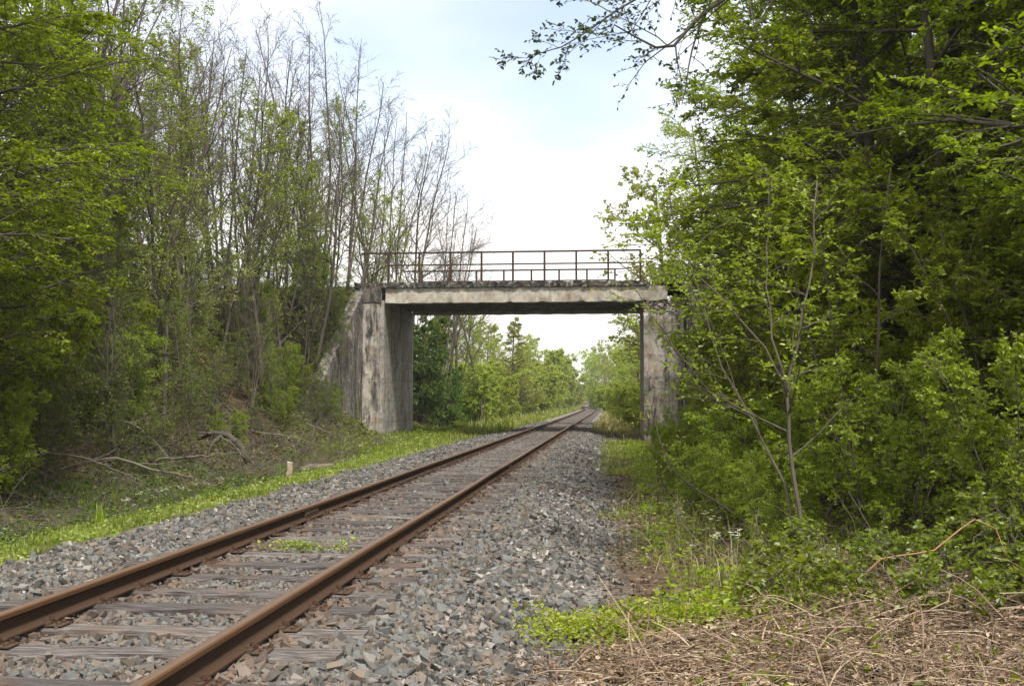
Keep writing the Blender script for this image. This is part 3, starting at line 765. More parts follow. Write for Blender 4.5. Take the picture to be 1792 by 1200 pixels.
row('low_shrub', 'shrub', [(2.9, 11.6, .6), (1.9, 14.2, .5), (2.05, 17.6, .55), (2.35, 20.6, .6), (2.8, 23.6, .65), (2.95, 27.2, .7), (3.2, 31.2, .75), (3.5, 35.0, .75), (1.9, 38.4, .28), (2.6, 41.4, .42), (3.5, 40, .7), (1.45, 12.9, .34), (1.25, 15.6, .33), (1.2, 18.6, .33), (1.25, 22.0, .33), (1.35, 25.4, .32), (1.5, 29, .3), (1.6, 33, .3), (1.75, 11.6, .33), (3.9, 10.4, .65), (3.3, 15.6, .8), (5.2, 10.6, .7)],
    'low bright shrub along the foot of the wood, {} from the brambles', 'shrub', 'low shrubs at the foot of the wood')

# the pale forked sapling in front of the wood
def custom(name, label, cat, loc, paths, radii, n2, l2, n3, l3, per, leaf, leaf_mat, bark, seed, flat=.7, up=.0, droop=.0, keep=None, a2=45, t0=.25, part='trunk', crown='crown', near=True, wr=.58, group=None, per2=True, wig=.1):
    rng = np.random.default_rng(seed); mb = MB()
    pass
    # resample each path smoothly
    def res(p, n=14):
        t = np.linspace(0, len(p)-1, n); i = np.minimum(t.astype(int), len(p)-2); w = (t-i)[:, None]
        pm = np.vstack([2*p[0]-p[1], p, 2*p[-1]-p[-2]])
        p0, p1, p2, p3 = pm[i], pm[i+1], pm[i+2], pm[i+3]
        return .5*((2*p1) + (-p0+p2)*w + (2*p0-5*p1+4*p2-p3)*w**2 + (-p0+3*p1-3*p2+p3)*w**3)
    P = np.stack([res(np.array(p, float)) for p in paths]); P[:, 1:] += rng.normal(0, .012, P[:, 1:].shape)
    R = np.stack([np.linspace(a, b, 14) for a, b in radii])
    L = np.linalg.norm(np.diff(P, axis=1), axis=2).sum(1)
    mb.tubes(P, R, 7)
    P2, R2, L2 = spawn(rng, P, R, L, n2, t0, .99, a2, 12, lambda t, Lp: Lp*l2*(1.1-.7*t), 6, up, wig, flat, .55, .004, .35, droop); mb.tubes(P2, R2, 4, cap=False)
    P3, R3, L3 = spawn(rng, P2, R2, L2, n3, .15, 1, 45, 14, lambda t, Lp: np.clip(Lp*l3*(1.15-.5*t), .08, None), 4, up, wig, flat, .6, .003, .5, droop); mb.tubes(P3, R3, 3, cap=False)
    t = thing(name, label, cat, loc, group=group)
    link(part, mb.mesh(part, M[bark], True), t)
    if per:
        lv = leaves_on(rng, P3, per, leaf, flat=.55, keep=keep); 
        V, q, tone = leaf_geo(rng, lv, near, wr); link(crown, make_mesh(crown, V, [q], M[leaf_mat], tone), t)
    return t
z0 = gz(1.9, 11)
custom('forked_sapling', 'slim pale forked sapling leaning over the path in front of the wood', 'tree', (1.92, 11.0, z0),
       [[(0, 0, -.2), (-.08, 0, .6), (-.17, 0, 1.3), (-.16, 0, 1.75), (-.02, 0, 2.4), (.12, .1, 3.1), (.2, .2, 3.9)],
        [(-.17, 0, 1.65), (-.35, -.05, 2.1), (-.75, -.1, 2.55), (-1.1, -.1, 2.95), (-1.45, -.1, 3.2), (-1.6, -.1, 3.45)],
        [(-.05, .05, .1), (-.22, .1, .8), (-.55, .2, 1.5), (-.85, .25, 2.1), (-1.0, .3, 2.7), (-1.25, .3, 3.4), (-1.35, .3, 3.9)],
        [(-.16, 0, 1.7), (-.3, .1, 2.3), (-.33, .2, 2.9), (-.28, .3, 3.6), (-.3, .3, 4.1)]],
       [(.026, .006), (.012, .003), (.016, .004), (.013, .003)], 15, .30, 7, .42, 8, .044, 'leaf_bright', 'bark_pale', 900, flat=.6)
# long bare whips that reach over the path towards the bridge
custom('leaning_whip', 'thin bare whip arching from the wood across the pier face', 'sapling', (2.35, 15.0, gz(2.35, 15.0)),
       [[(0, 0, -.2), (-.4, .1, .75), (-.95, .1, 1.6), (-1.5, 0, 2.3), (-1.8, 0, 2.75), (-2.15, 0, 3.3)]], [(.022, .005)], 8, .28, 5, .4, 3, .05, 'leaf_bright', 'bark', 901, part='stem', crown='foliage')
custom('leaning_whip', 'low dark whip bending out over the dry leaves beside the cinder path', 'sapling', (1.75, 12.4, gz(1.75, 12.4)),
       [[(0, 0, -.1), (-.4, 0, .35), (-.85, 0, .62), (-1.15, 0, .95), (-1.3, .1, 1.4), (-1.28, .1, 1.75)]], [(.016, .004)], 8, .3, 4, .4, 3, .045, 'leaf_bright', 'bark', 902, part='stem', crown='foliage')

# overhanging oak limb high above the line
z0 = gz(6.2, 15.6)
custom('oak_tree', 'dark-leaved oak whose twiggy limb hangs high over the track', 'tree', (6.4, 16.0, z0),
       [[(0, 0, -.2), (-.1, 0, 3), (0, 0, 6), (.2, 0, 9.5), (.1, 0, 12)],
        [(-.05, 0, 5.6), (-1.8, -.3, 7.2), (-3.6, -.6, 7.7), (-5.0, -.8, 6.95), (-5.6, -.9, 6.35), (-6.4, -1.0, 6.7)],
        [(-3.6, -.6, 7.7), (-4.9, -.9, 7.6), (-5.9, -1.0, 7.15), (-6.8, -1.1, 6.55), (-7.7, -1.2, 6.1)],
        [(-4.2, -.7, 7.6), (-5.3, -.7, 8.0), (-6.3, -.9, 7.7), (-7.0, -1.0, 7.3)]],
       [(.2, .06), (.065, .010), (.032, .005), (.03, .005)], 16, .26, 7, .42, 6, .062, 'leaf_oak', 'bark', 903, flat=.7, t0=.3)

# trees of the same side beyond the bridge
row('field_maple', 'olive', [(3.4, 57, 1.15), (2.6, 66, 1.0), (5.5, 62, 1.2), (4.3, 74, 1.05), (7.5, 72, 1.2)],
    'loose olive-leaved tree rising behind the pier, {} beyond the bridge', 'tree', 'olive trees behind the pier')
row('far_tree', ['far_tree', 'olive'], [(2.0, 88, .75), (3.5, 98, .9), (1.6, 112, .7), (5, 120, 1.0), (1.0, 135, .7), (3.0, 150, .9), (-1.5, 168, .7), (2, 180, .9), (6, 165, 1.1)],
    'pale green tree at the curve of the line beyond the pier, {} beyond the bridge', 'tree', 'trees along the line beyond the pier')
row('verge_bush', 'far_shrub', [(1.7, 54, .55), (1.3, 62, .6), (1.6, 71, .7), (.8, 82, .7), (.4, 96, .7), (0, 112, .7), (-1.0, 130, .8), (-2.4, 150, .8)],
    'rounded bush on the verge seen past the pier, {} beyond the bridge', 'bush', 'bushes past the pier')

# --- the bank beside the ditch
row('hornbeam_tree', 'hornbeam', [(-10.6, 15.2, .88), (-12.6, 19.6, .95), (-11.6, 17.4, .95), (-13.8, 23.2, 1.0), (-15.9, 26.5, .95), (-10.0, 12.2, .8)],
    'leafy hornbeam on the ditch bank with layered boughs, {} from the boggy water', 'tree', 'hornbeams on the ditch bank')
bare_spots = [(-13.4, 25.2), (-15.0, 27.0), (-14.0, 29.0), (-16.2, 30.5), (-13.0, 31.5), (-17.5, 33.0), (-15.3, 33.8), (-13.8, 36.5), (-18.5, 36.8), (-16.6, 38.0), (-20.5, 38.8), (-14.9, 40.0), (-18.2, 41.4),
              (-13.2, 41.9), (-22, 43), (-15.5, 43.4), (-12.3, 43.2), (-16.4, 25.4), (-17.8, 29.2), (-14.3, 31.9), (-12.1, 35.6), (-14.6, 37.8), (-16.0, 41.0), (-13.9, 44.9), (-11.9, 45.5), (-14.6, 24.2), (-20, 33.5), (-11.6, 40.2), (-19.2, 39.4)]
row('bare_tree', ['bare', 'coppice', 'bare'], bare_spots, 'tall bare slender tree on the ditch bank, {} from the boggy water', 'tree', 'bare trees on the ditch bank', .85, 1.2, tilt=.09)
row('bare_tree', ['bare', 'coppice'], [(-11.7, 53.2, 1.2), (-13.6, 52.4, 1.2), (-16.5, 53.5, 1.2), (-11.0, 56.5, 1.25), (-14.5, 57, 1.3), (-19, 54, 1.2), (-10.4, 60.5, 1.3), (-10.0, 63.0, 1.2), (-23, 52, 1.1), (-26, 47.5, 1.1), (-12.6, 55.0, 1.3), (-12.0, 59.5, 1.35), (-15.4, 55.4, 1.25), (-10.9, 65.5, 1.35)],
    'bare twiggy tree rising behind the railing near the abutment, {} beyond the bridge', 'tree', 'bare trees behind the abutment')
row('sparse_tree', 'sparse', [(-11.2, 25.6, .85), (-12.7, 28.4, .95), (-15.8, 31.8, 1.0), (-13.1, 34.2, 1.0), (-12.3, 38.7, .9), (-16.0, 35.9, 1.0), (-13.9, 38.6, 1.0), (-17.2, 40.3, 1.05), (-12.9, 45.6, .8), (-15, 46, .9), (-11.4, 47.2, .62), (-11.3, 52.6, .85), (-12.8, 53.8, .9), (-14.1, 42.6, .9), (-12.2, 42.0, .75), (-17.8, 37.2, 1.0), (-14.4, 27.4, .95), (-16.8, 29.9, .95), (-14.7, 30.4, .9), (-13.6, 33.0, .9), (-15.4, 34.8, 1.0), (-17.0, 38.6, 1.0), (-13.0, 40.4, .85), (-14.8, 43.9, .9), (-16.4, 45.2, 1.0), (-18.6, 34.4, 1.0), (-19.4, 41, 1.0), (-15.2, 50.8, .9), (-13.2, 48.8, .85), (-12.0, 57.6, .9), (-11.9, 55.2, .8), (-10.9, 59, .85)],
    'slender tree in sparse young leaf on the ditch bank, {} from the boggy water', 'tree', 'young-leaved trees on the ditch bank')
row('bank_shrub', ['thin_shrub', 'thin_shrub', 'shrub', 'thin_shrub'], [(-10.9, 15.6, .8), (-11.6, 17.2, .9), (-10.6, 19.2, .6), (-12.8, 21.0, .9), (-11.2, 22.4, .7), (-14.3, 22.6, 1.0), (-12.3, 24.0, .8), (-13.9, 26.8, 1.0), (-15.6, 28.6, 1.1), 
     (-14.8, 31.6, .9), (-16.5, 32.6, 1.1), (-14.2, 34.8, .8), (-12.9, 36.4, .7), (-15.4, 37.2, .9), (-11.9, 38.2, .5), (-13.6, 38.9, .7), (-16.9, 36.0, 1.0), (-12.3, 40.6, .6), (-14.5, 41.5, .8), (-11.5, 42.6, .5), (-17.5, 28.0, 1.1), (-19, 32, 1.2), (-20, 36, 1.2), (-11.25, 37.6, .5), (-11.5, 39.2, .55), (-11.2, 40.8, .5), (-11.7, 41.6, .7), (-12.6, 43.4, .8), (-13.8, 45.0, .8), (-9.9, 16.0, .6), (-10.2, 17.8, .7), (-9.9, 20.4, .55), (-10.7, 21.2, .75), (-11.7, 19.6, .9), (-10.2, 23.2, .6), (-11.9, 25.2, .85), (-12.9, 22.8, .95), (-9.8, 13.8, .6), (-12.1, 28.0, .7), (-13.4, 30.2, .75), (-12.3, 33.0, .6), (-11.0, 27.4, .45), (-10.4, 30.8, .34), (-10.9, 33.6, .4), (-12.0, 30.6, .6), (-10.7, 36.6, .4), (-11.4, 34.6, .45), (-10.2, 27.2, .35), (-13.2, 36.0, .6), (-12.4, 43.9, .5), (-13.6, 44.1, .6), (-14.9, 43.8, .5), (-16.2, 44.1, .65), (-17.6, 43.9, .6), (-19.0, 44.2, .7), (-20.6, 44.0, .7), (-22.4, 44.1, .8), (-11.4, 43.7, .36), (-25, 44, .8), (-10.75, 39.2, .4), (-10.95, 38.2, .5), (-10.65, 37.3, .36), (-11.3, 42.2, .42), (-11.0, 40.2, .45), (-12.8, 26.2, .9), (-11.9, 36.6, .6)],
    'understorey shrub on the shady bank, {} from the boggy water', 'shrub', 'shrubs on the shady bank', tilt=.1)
row('crest_tree', 'forest', [(-20.5, 27.5, .62), (-22, 33, .65), (-25, 38, .7), (-19.5, 22.5, .6), (-29, 44, .7)],
    'dark leafy tree behind the crest of the ditch bank, {} from the boggy water', 'tree', 'leafy trees behind the bank crest')
# --- growth beyond the bridge on the ditch side
row('bank_sapling', ['sparse', 'coppice', 'sparse'], [(-10.3, 20.8, .34), (-11.0, 23.4, .42), (-10.7, 26.0, .36), (-11.6, 27.4, .5), (-12.6, 29.6, .52), (-11.2, 31.6, .4), (-12.2, 34.8, .5), (-11.5, 36.2, .4), (-13.0, 37.6, .5), (-12.0, 39.6, .45), (-12.6, 41.4, .5), (-13.7, 27.6, .55), (-14.4, 33.2, .55), (-14.0, 40.8, .5), (-10.4, 18.4, .36), (-11.7, 22.2, .45), (-12.9, 24.4, .5), (-11.1, 29.2, .36), (-11.0, 33.4, .36), (-13.6, 43.2, .5)],
    'thin young sapling rooted in the leaf litter of the bank, {} from the boggy water', 'sapling', 'saplings on the bank')
plant('dark_shrub', 'dark_shrub', -10.9, 57.5, 'dark green tall shrub close behind the streaked abutment', 'shrub', s=.95)
plant('dark_shrub', 'dark_shrub', -12.4, 63.0, 'dark green shrub half hidden behind the tall one at the abutment', 'shrub', s=1.05)
plant('dark_shrub', 'dark_shrub', -9.9, 61.0, 'low dark green shrub spreading under the far edge of the deck', 'shrub', s=.6)
plant('sparse_tree', 'sparse', -9.6, 62.5, 'fresh green tree with pale leaves seen under the deck beside the abutment', 'tree', s=.8)
row('line_bush', 'far_shrub', [(-9.4, 67.5, .95), (-9.2, 71, .95), (-11.0, 74, 1.0), (-9.2, 78, .85), (-10.8, 83, 1.05), (-9.0, 86, .8), (-9.8, 91.5, .9), (-9.4, 99, 1.1), (-11, 104, 1.15), (-9.2, 108, 1.1), (-9.0, 116, 1.3), (-9.4, 125, 1.5), (-9.4, 135, 1.6), (-10.6, 145, 2.1), (-10.2, 156, 1.9), (-10.2, 168, 1.9), (-9.2, 180, 1.7), (-7.6, 192, 1.6), (-12.5, 88, 1.0), (-13, 97, 1.1), (-13.5, 110, 1.2)],
    'yellow-green bush along the far verge of the line, {} beyond the dark shrub', 'bush', 'bushes along the far verge')
plant('conifer_tree', 'conifer', -8.6, 92.0, 'pointed olive conifer standing above the bushes under the bridge', 'tree', s=1.0)
plant('bare_tree', 'bare', -8.4, 66.5, 'thin bare tree standing alone behind the railing', 'tree', s=.98)
row('distant_tree', ['far_tree', 'olive'], [(-14, 118, .9), (-18, 140, 1.1), (-13, 160, 1.0), (-24, 170, 1.2), (-17, 190, 1.1), (-30, 205, 1.3), (-10, 208, 1.0), (-5, 215, 1.0), (1, 222, 1.1), (7, 228, 1.2), (-14, 232, 1.1), (-22, 240, 1.2), (-4, 250, 1.3), (4, 262, 1.3), (12, 250, 1.3), (-40, 250, 1.3), (-31, 268, 1.2), (18, 215, 1.2), (-9, 178, .9), (-3.5, 204, .9), (-1, 236, 1.3), (-48, 270, 1.3), (-26, 225, 1.2), (9, 205, 1.1)],
    'hazy distant tree closing the view beyond the curve, {} from the bridge', 'tree', 'distant trees beyond the curve')

# ------------------------------------------------------------------ ground cover
def grass_patch(name, spots_fn, n, h, mat, seed, label, w=.006, lean=.5):
    rng = np.random.default_rng(seed)
    x, y = spots_fn(rng, n); K = len(x); z = ground_h(x, y)
    H = h*np.exp(rng.normal(0, .4, K))*np.clip(.75 + .55*nz(x, y, 2.3, 1.), .25, 1.6); a = rng.uniform(0, 2*pi, K); ln = np.abs(rng.normal(0, lean, K))
    d = np.stack([np.cos(a), np.sin(a)], 1); p = np.stack([-d[:, 1], d[:, 0]], 1)
    wd = w*np.sqrt(np.maximum(y, 4)/9)
    def pt(t, side, sc):
        xy = np.stack([x, y], 1) + d*(H*ln*t*t)[:, None] + p*(side*wd*sc)[:, None]
        return np.concatenate([xy, (z - .02 + H*t*(1-.25*ln*t))[:, None]], 1)
    V = np.stack([pt(0, -1, 1), pt(0, 1, 1), pt(.55, 1, .8), pt(.55, -1, .8), pt(1, 0, 0)], 1)
    o = (np.arange(K)*5)[:, None]
    tone = np.repeat(np.clip(rng.normal(.42, .26, K) + .38*nz(x, y, .8), 0, 1), 5)
    me = make_mesh(name, V.reshape(-1, 3), [o + np.array([0, 1, 2, 3]), o + np.array([3, 2, 4])], M[mat], tone)
    tag(link(name, me), label, 'grass', kind='stuff')
def band(xa, xb, ya, yb, pw=1.7, thr=-.5, s=.6, ph=0., edge=.25):
    def f(rng, n):
        u = rng.uniform(size=n)**pw; y = ya + (yb-ya)*u
        x = rng.uniform(xa, xb, n) + edge*nz(y, y*.5, .8, ph)
        k = .65*nz(x, y, s, ph) + .5*nz(x, y, s*4.3, ph+2) > thr + rng.normal(0, .2, n)
        return x[k], y[k]
    return f
grass_patch('verge_grass', band(-7.35, -5.95, 7, 60, 1.3, -.08, .7, 0, .4), 56000, .10, 'grass', 1, 'bright green grass on the verge between ballast and ditch')
grass_patch('ditch_grass', band(-10.5, -7.4, 9, 44, 1.2, .15, .7, 2), 9000, .20, 'leaf_shrub', 2, 'coarse grass and sedge along the ditch')
grass_patch('abutment_grass', band(-10.2, -6.2, 33, 56, 1.0, -.3, .6, 1), 20000, .17, 'grass', 8, 'lush grass at the foot of the abutment')
grass_patch('path_grass', band(-.4, 1.0, 24, 43, 1.0, -.35, .8, 3), 15000, .12, 'grass', 3, 'short yellow-green grass by the pier')
grass_patch('path_edge_grass', band(.15, 2.2, 7.5, 26, 1.2, .22, 1.1, 4), 7000, .16, 'grass', 4, 'scattered grass along the cinder path')
grass_patch('dry_grass', band(.5, 2.4, 8.5, 14, 1.0, -.1, 1.4, 5), 1500, .34, 'grass_dry', 5, 'dry pale grass stalks below the sapling', w=.004, lean=.8)
grass_patch('far_grass', band(-8.5, -5.2, 50, 170, 1.3, -.6, .3, 1), 16000, .32, 'grass', 6, 'pale grass on the verge beyond the bridge', w=.012)
grass_patch('far_verge_grass', band(-1.0, 1.6, 50, 130, 1.2, -.4, .3, 2), 8000, .3, 'grass_dry', 7, 'dry grass on the verge past the pier', w=.012)

def litter_patch(name, xf, n, size, mat, seed, label, cat, flat=.75, hz=.03, near=False, wr=.6):
    rng = np.random.default_rng(seed); x, y = xf(rng, n); K = len(x)
    a = rng.uniform(0, 2*pi, K); d = norm(np.stack([np.cos(a), np.sin(a), rng.normal(0, .35, K)], 1))
    nn = norm(rng.normal(0, 1, (K, 3))*(1-flat) + UP*flat); nn = norm(nn - (nn*d).sum(1, keepdims=True)*d)
    pos = np.stack([x, y, ground_h(x, y) + np.abs(rng.normal(0, hz, K)) + .006], 1)
    s = size*np.exp(rng.normal(0, .3, K))*np.sqrt(np.clip(y/16, 1, 3))
    V, q, tone = leaf_geo(rng, [pos, d, nn, s], near, wr, .35)
    tag(link(name, make_mesh(name, V, [q], M[mat], tone)), label, cat, kind='stuff')
litter_patch('leaf_litter', band(-17.5, -9.3, 14, 44, .9, -.7, .5), 52000, .065, 'litter', 21, 'brown leaf litter covering the steep bank', 'leaf litter')
litter_patch('path_litter', band(-.1, 1.7, 6.5, 30, 1.3, -.35, .9, 2), 11000, .05, 'litter', 22, 'dry brown leaves beside the cinder path', 'leaf litter')
litter_patch('wood_floor', band(1.5, 13, 7, 40, 1.2, -.9, .5, 2), 26000, .06, 'litter', 23, 'brown leaves on the floor of the wood', 'leaf litter')
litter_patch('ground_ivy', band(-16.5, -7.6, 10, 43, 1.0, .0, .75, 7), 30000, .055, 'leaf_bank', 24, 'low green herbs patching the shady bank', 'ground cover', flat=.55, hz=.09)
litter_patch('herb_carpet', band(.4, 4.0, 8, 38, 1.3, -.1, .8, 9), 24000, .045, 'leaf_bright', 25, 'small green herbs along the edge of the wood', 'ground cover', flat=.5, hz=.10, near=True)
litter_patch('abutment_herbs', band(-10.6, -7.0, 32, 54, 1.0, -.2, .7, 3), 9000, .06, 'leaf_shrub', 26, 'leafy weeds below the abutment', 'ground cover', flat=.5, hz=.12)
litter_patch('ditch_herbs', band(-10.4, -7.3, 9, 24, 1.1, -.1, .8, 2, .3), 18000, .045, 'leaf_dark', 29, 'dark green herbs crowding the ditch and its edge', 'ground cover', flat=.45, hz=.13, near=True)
litter_patch('verge_herbs', band(-7.45, -5.9, 7, 40, 1.3, -.05, .9, 5, .4), 13000, .045, 'weed', 27, 'yellow-green weeds in the verge grass', 'ground cover', flat=.5, hz=.06)

# yellow-green creeper mound spilling over the grit
def creeper():
    rng = np.random.default_rng(31); n = 9000
    t = rng.uniform(0, 1, n); x = -.55 + 2.0*t + rng.normal(0, .17, n); y = 7.55 + 1.5*t + rng.normal(0, .38, n)
    env = np.clip(1 - ((x - (-.55+2.0*t))/.3)**2 - ((y-(7.55+1.5*t))/.65)**2, 0, 1)
    k = env + rng.normal(0, .12, n) + .35*nz(x, y, 2.4) > .12; x, y, env = x[k], y[k], env[k]; K = len(x)
    z = ground_h(x, y) + env**.6*.24*rng.uniform(.1, 1.1, K)*(.65+.5*nz(x, y, 3))
    a = rng.uniform(0, 2*pi, K); d = norm(np.stack([np.cos(a), np.sin(a), rng.normal(.1, .4, K)], 1)); nn = norm(rng.normal(0, .7, (K, 3)) + UP*.5); nn = norm(nn - (nn*d).sum(1, keepdims=True)*d)
    V, q, tone = leaf_geo(rng, [np.stack([x, y, z], 1), d, nn, .036*np.exp(rng.normal(0, .25, K))], True, .5)
    tag(link('creeper', make_mesh('creeper', V, [q], M['creeper'], tone)), 'yellow-green creeper spilling over the grit in front of dead bracken', 'creeper', kind='stuff')
creeper()
# dead bracken: a mat of tan stalks and shrivelled fronds
def bracken():
    rng = np.random.default_rng(41); mb = MB(); n = 3400
    x = rng.uniform(-.55, 4.2, n); y = 5.0 + rng.uniform(0, 1, n)**.9*4.3 + .25*np.maximum(x-1, 0)
    k = y < 6.9 + 1.1*sstep(-.3, 1.5, x) + .25*np.maximum(x-1, 0) + rng.normal(0, .3, n)
    k &= y > 4.9; k &= (x > -.25 + rng.normal(0, .15, n))
    x, y = x[k], y[k]; K = len(x); L = rng.uniform(.25, .8, K) + .6*(rng.uniform(size=K) > .85); a = rng.normal(.15, .9, K) + pi*(rng.uniform(size=K) > .5)
    P = np.empty((K, 6, 3)); P[:, 0] = np.stack([x, y, ground_h(x, y) + rng.uniform(0, .17, K)*np.clip(.6 + .8*nz(x, y, 1.6), .1, 1.4)], 1); d = norm(np.stack([np.cos(a), np.sin(a)*.6, np.abs(rng.normal(.30, .26, K))*np.where(L > .85, .35, 1)], 1))
    for s in range(1, 6):
        d = norm(d + np.array([0, 0, -.16]) + rng.normal(0, .10, (K, 3))); P[:, s] = P[:, s-1] + d*(L/5)[:, None]
        g = ground_h(P[:, s, 0], P[:, s, 1]) + .015; P[:, s, 2] = np.maximum(P[:, s, 2], g)
    R = (rng.uniform(.0022, .0062, K)[:, None]*np.linspace(1, .5, 6)[None]); mb.tubes(P, R, 4, np.clip(rng.beta(2, 1.8, K), 0, 1), cap=False)
    P2, R2, _ = spawn(rng, P, R, L, 6, .2, 1, 55, 15, lambda t, Lp: Lp*.2*(1.2-t)+.03, 4, -.08, .14, .7, .5, .0013, .6); 
    P2[:, :, 2] = np.maximum(P2[:, :, 2], ground_h(P2[:, :, 0], P2[:, :, 1])+.01)
    mb.tubes(P2, R2, 3, np.clip(rng.beta(2, 2.2, len(P2)), 0, 1), cap=False)
    lv = leaves_on(rng, P2, 4, .032, flat=.35)
    V, q, t = leaf_geo(rng, lv, False, .35); mb.add(V, [q], t*.75)
    tag(link('dead_bracken', mb.mesh('dead_bracken', M['bracken'])), 'tangled mat of dead tan bracken along the bottom edge of the wood', 'bracken', kind='stuff')
    def spots(rg, m):
        xx = rg.uniform(-.4, 4.4, m); yy = rg.uniform(4.9, 9.2, m); kk = (yy < 7.4 + 1.0*sstep(-.3, 1.5, xx) + .3*np.maximum(xx-1, 0)) & (xx > -.2 + rg.normal(0, .12, m)); return xx[kk], yy[kk]
    litter_patch('bracken_litter', spots, 15000, .045, 'bracken', 42, 'crumbled brown fronds and leaves under the bracken', 'leaf litter', flat=.5, hz=.05, near=True, wr=.5)
bracken()
litter_patch('bracken_herbs', band(.5, 4.6, 5.2, 8.8, 1.0, .02, 1.3, 3), 4200, .045, 'leaf_bramble', 43, 'green shoots coming up through the dead bracken', 'ground cover', flat=.5, hz=.10, near=True)

# grey brushwood lying about the ditch and the foot of the bank
def brush(name, fn, n, label, seed, lmin=.3, lmax=1.3, up=.35, mat='bark_twig'):
    rng = np.random.default_rng(seed); mb = MB(); x, y = fn(rng, n); K = len(x)
    L = rng.uniform(lmin, lmax, K); a = rng.uniform(0, 2*pi, K); d = norm(np.stack([np.cos(a), np.sin(a), np.abs(rng.normal(up, .4, K))], 1))
    P = np.empty((K, 5, 3)); P[:, 0] = np.stack([x, y, ground_h(x, y) + rng.uniform(-.03, .12, K)], 1)
    for s in range(1, 5):
        d = norm(d + np.array([0, 0, -.10]) + rng.normal(0, .14, (K, 3))); P[:, s] = P[:, s-1] + d*(L/4)[:, None]
    R = rng.uniform(.004, .010, K)[:, None]*np.linspace(1, .4, 5)[None]; mb.tubes(P, R, 4, cap=False)
    P2, R2, _ = spawn(rng, P, R, L, 3, .3, 1, 40, 12, lambda t, Lp: Lp*.4*(1.2-t)+.05, 4, 0, .15, 1, .6, .003, .5); mb.tubes(P2, R2, 3, cap=False)
    tag(link(name, mb.mesh(name, M[mat])), label, 'brushwood', kind='stuff')
brush('brushwood', band(-11.8, -7.7, 13, 40, 1.1, -.3, .6, 4), 2600, 'grey dead twigs and brushwood littering the ditch and foot of the bank', 45)
brush('wall_brush', band(-12.2, -10.4, 33.5, 43.5, 1.0, -.9, .6, 1), 420, 'dead stems and twigs hanging over the wing wall', 46, .4, 1.6, .6)
brush('wood_edge_twigs', band(.9, 4.5, 8.5, 34, 1.3, -.2, .6, 6), 700, 'thin dead twigs among the herbs along the wood', 47, .2, .9, .6)
litter_patch('wall_ivy', band(-11.9, -10.5, 33.5, 44, 1.0, -.5, .9, 3), 5000, .06, 'leaf_shrub', 28, 'creeping ivy along the top of the wing wall', 'ivy', flat=.4, hz=.16)

# brambles, canes, docks
def bramble(x, y, s, label, seed, n=7):
    z = gz(x, y); rng = np.random.default_rng(seed); paths = []; rr = []
    for k in range(n):
        a = 2*pi*k/n + rng.uniform(-.4, .4); l = rng.uniform(.45, .9)*s; h = rng.uniform(.35, .65)*s
        paths.append([(0, 0, -.05), (cos(a)*l*.35, sin(a)*l*.35, h*.8), (cos(a)*l*.7, sin(a)*l*.7, h), (cos(a)*l, sin(a)*l, h*.7)]); rr.append((.006, .0025))
    return custom('bramble_bush', label, 'bramble', (x, y, z), paths, rr, 7, .28, 4, .45, 6, .042, 'leaf_bramble', 'bark_pale', seed, part='stems', crown='foliage', wr=.8)
bramble(2.05, 9.6, .8, 'fresh green bramble at the foot of the forked sapling', 51)
bramble(2.75, 9.0, .8, 'bramble bush behind the rising thorny cane', 52)
bramble(1.45, 8.7, .7, 'small bramble between the creeper and the forked sapling', 53)
bramble(3.4, 9.6, .9, 'larger bramble bush under hornbeam branches just behind the low bramble thicket', 54)
bramble(2.4, 7.8, .6, 'bramble shoots rising out of the dead bracken', 55)
bramble(3.05, 7.6, .6, 'low bramble shoots spreading over the far corner of the bracken', 56)
bramble(3.5, 8.5, .7, 'bramble thicket between the slanting cane and the wood', 57)
def cane(pts, label, r=.007, seed=0):
    mb = MB(); pts = np.array(pts, float); rng = np.random.default_rng(seed)
    t = np.linspace(0, len(pts)-1, 16); P = np.stack([np.interp(t, range(len(pts)), pts[:, k]) for k in range(3)], 1); P[1:-1] += rng.normal(0, .008, P[1:-1].shape)
    mb.tube(P, np.linspace(r, r*.5, 16), 6)
    for k in range(1, 15):                                    # thorns
        d = norm(rng.normal(size=3)); mb.tube([P[k], P[k]+d*.018], [.003, .0006], 4)
    x, y = pts[0][:2]; z = gz(x, y)
    o = thing('bramble_cane', label, 'bramble cane', (x, y, z)); V = np.concatenate(mb.V) - np.array([x, y, z])
    link('stem', make_mesh('stem', V, mb.P, M['cane'], np.concatenate(mb.T)), o)
    return o
g = gz(2.2, 8.6)
cane([(1.75, 8.7, g-.02), (2.1, 8.7, g+.34), (2.5, 8.7, g+.42), (2.85, 8.75, g+.66), (2.98, 8.75, g+.58), (3.15, 8.7, g+.2)], 'arching orange-brown bramble cane high above the brambles', .008, 1)
g = gz(1.9, 7.0); cane([(1.88, 7.0, g-.03), (1.88, 7.0, g+.2), (1.90, 7.0, g+.40)], 'short upright brown cane standing in the bracken', .006, 2)
g = gz(3.1, 8.0); cane([(2.62, 7.2, g-.05), (2.8, 7.25, g+.25), (2.95, 7.3, g+.5)], 'slanting orange cane in the bracken beside the brambles', .006, 3)
g = gz(.2, 6.4); cane([(-.25, 6.9, g+.03), (.25, 6.75, g+.10), (.9, 6.7, g+.13), (1.5, 6.75, g+.10)], 'long pale cane lying flat over the bracken', .005, 4)
g = gz(.2, 6.4); cane([(.55, 6.2, g+.02), (.8, 6.35, g+.14), (1.2, 6.55, g+.2), (1.62, 6.7, g+.15)], 'pale arched cane lying across the long flat one', .005, 5)

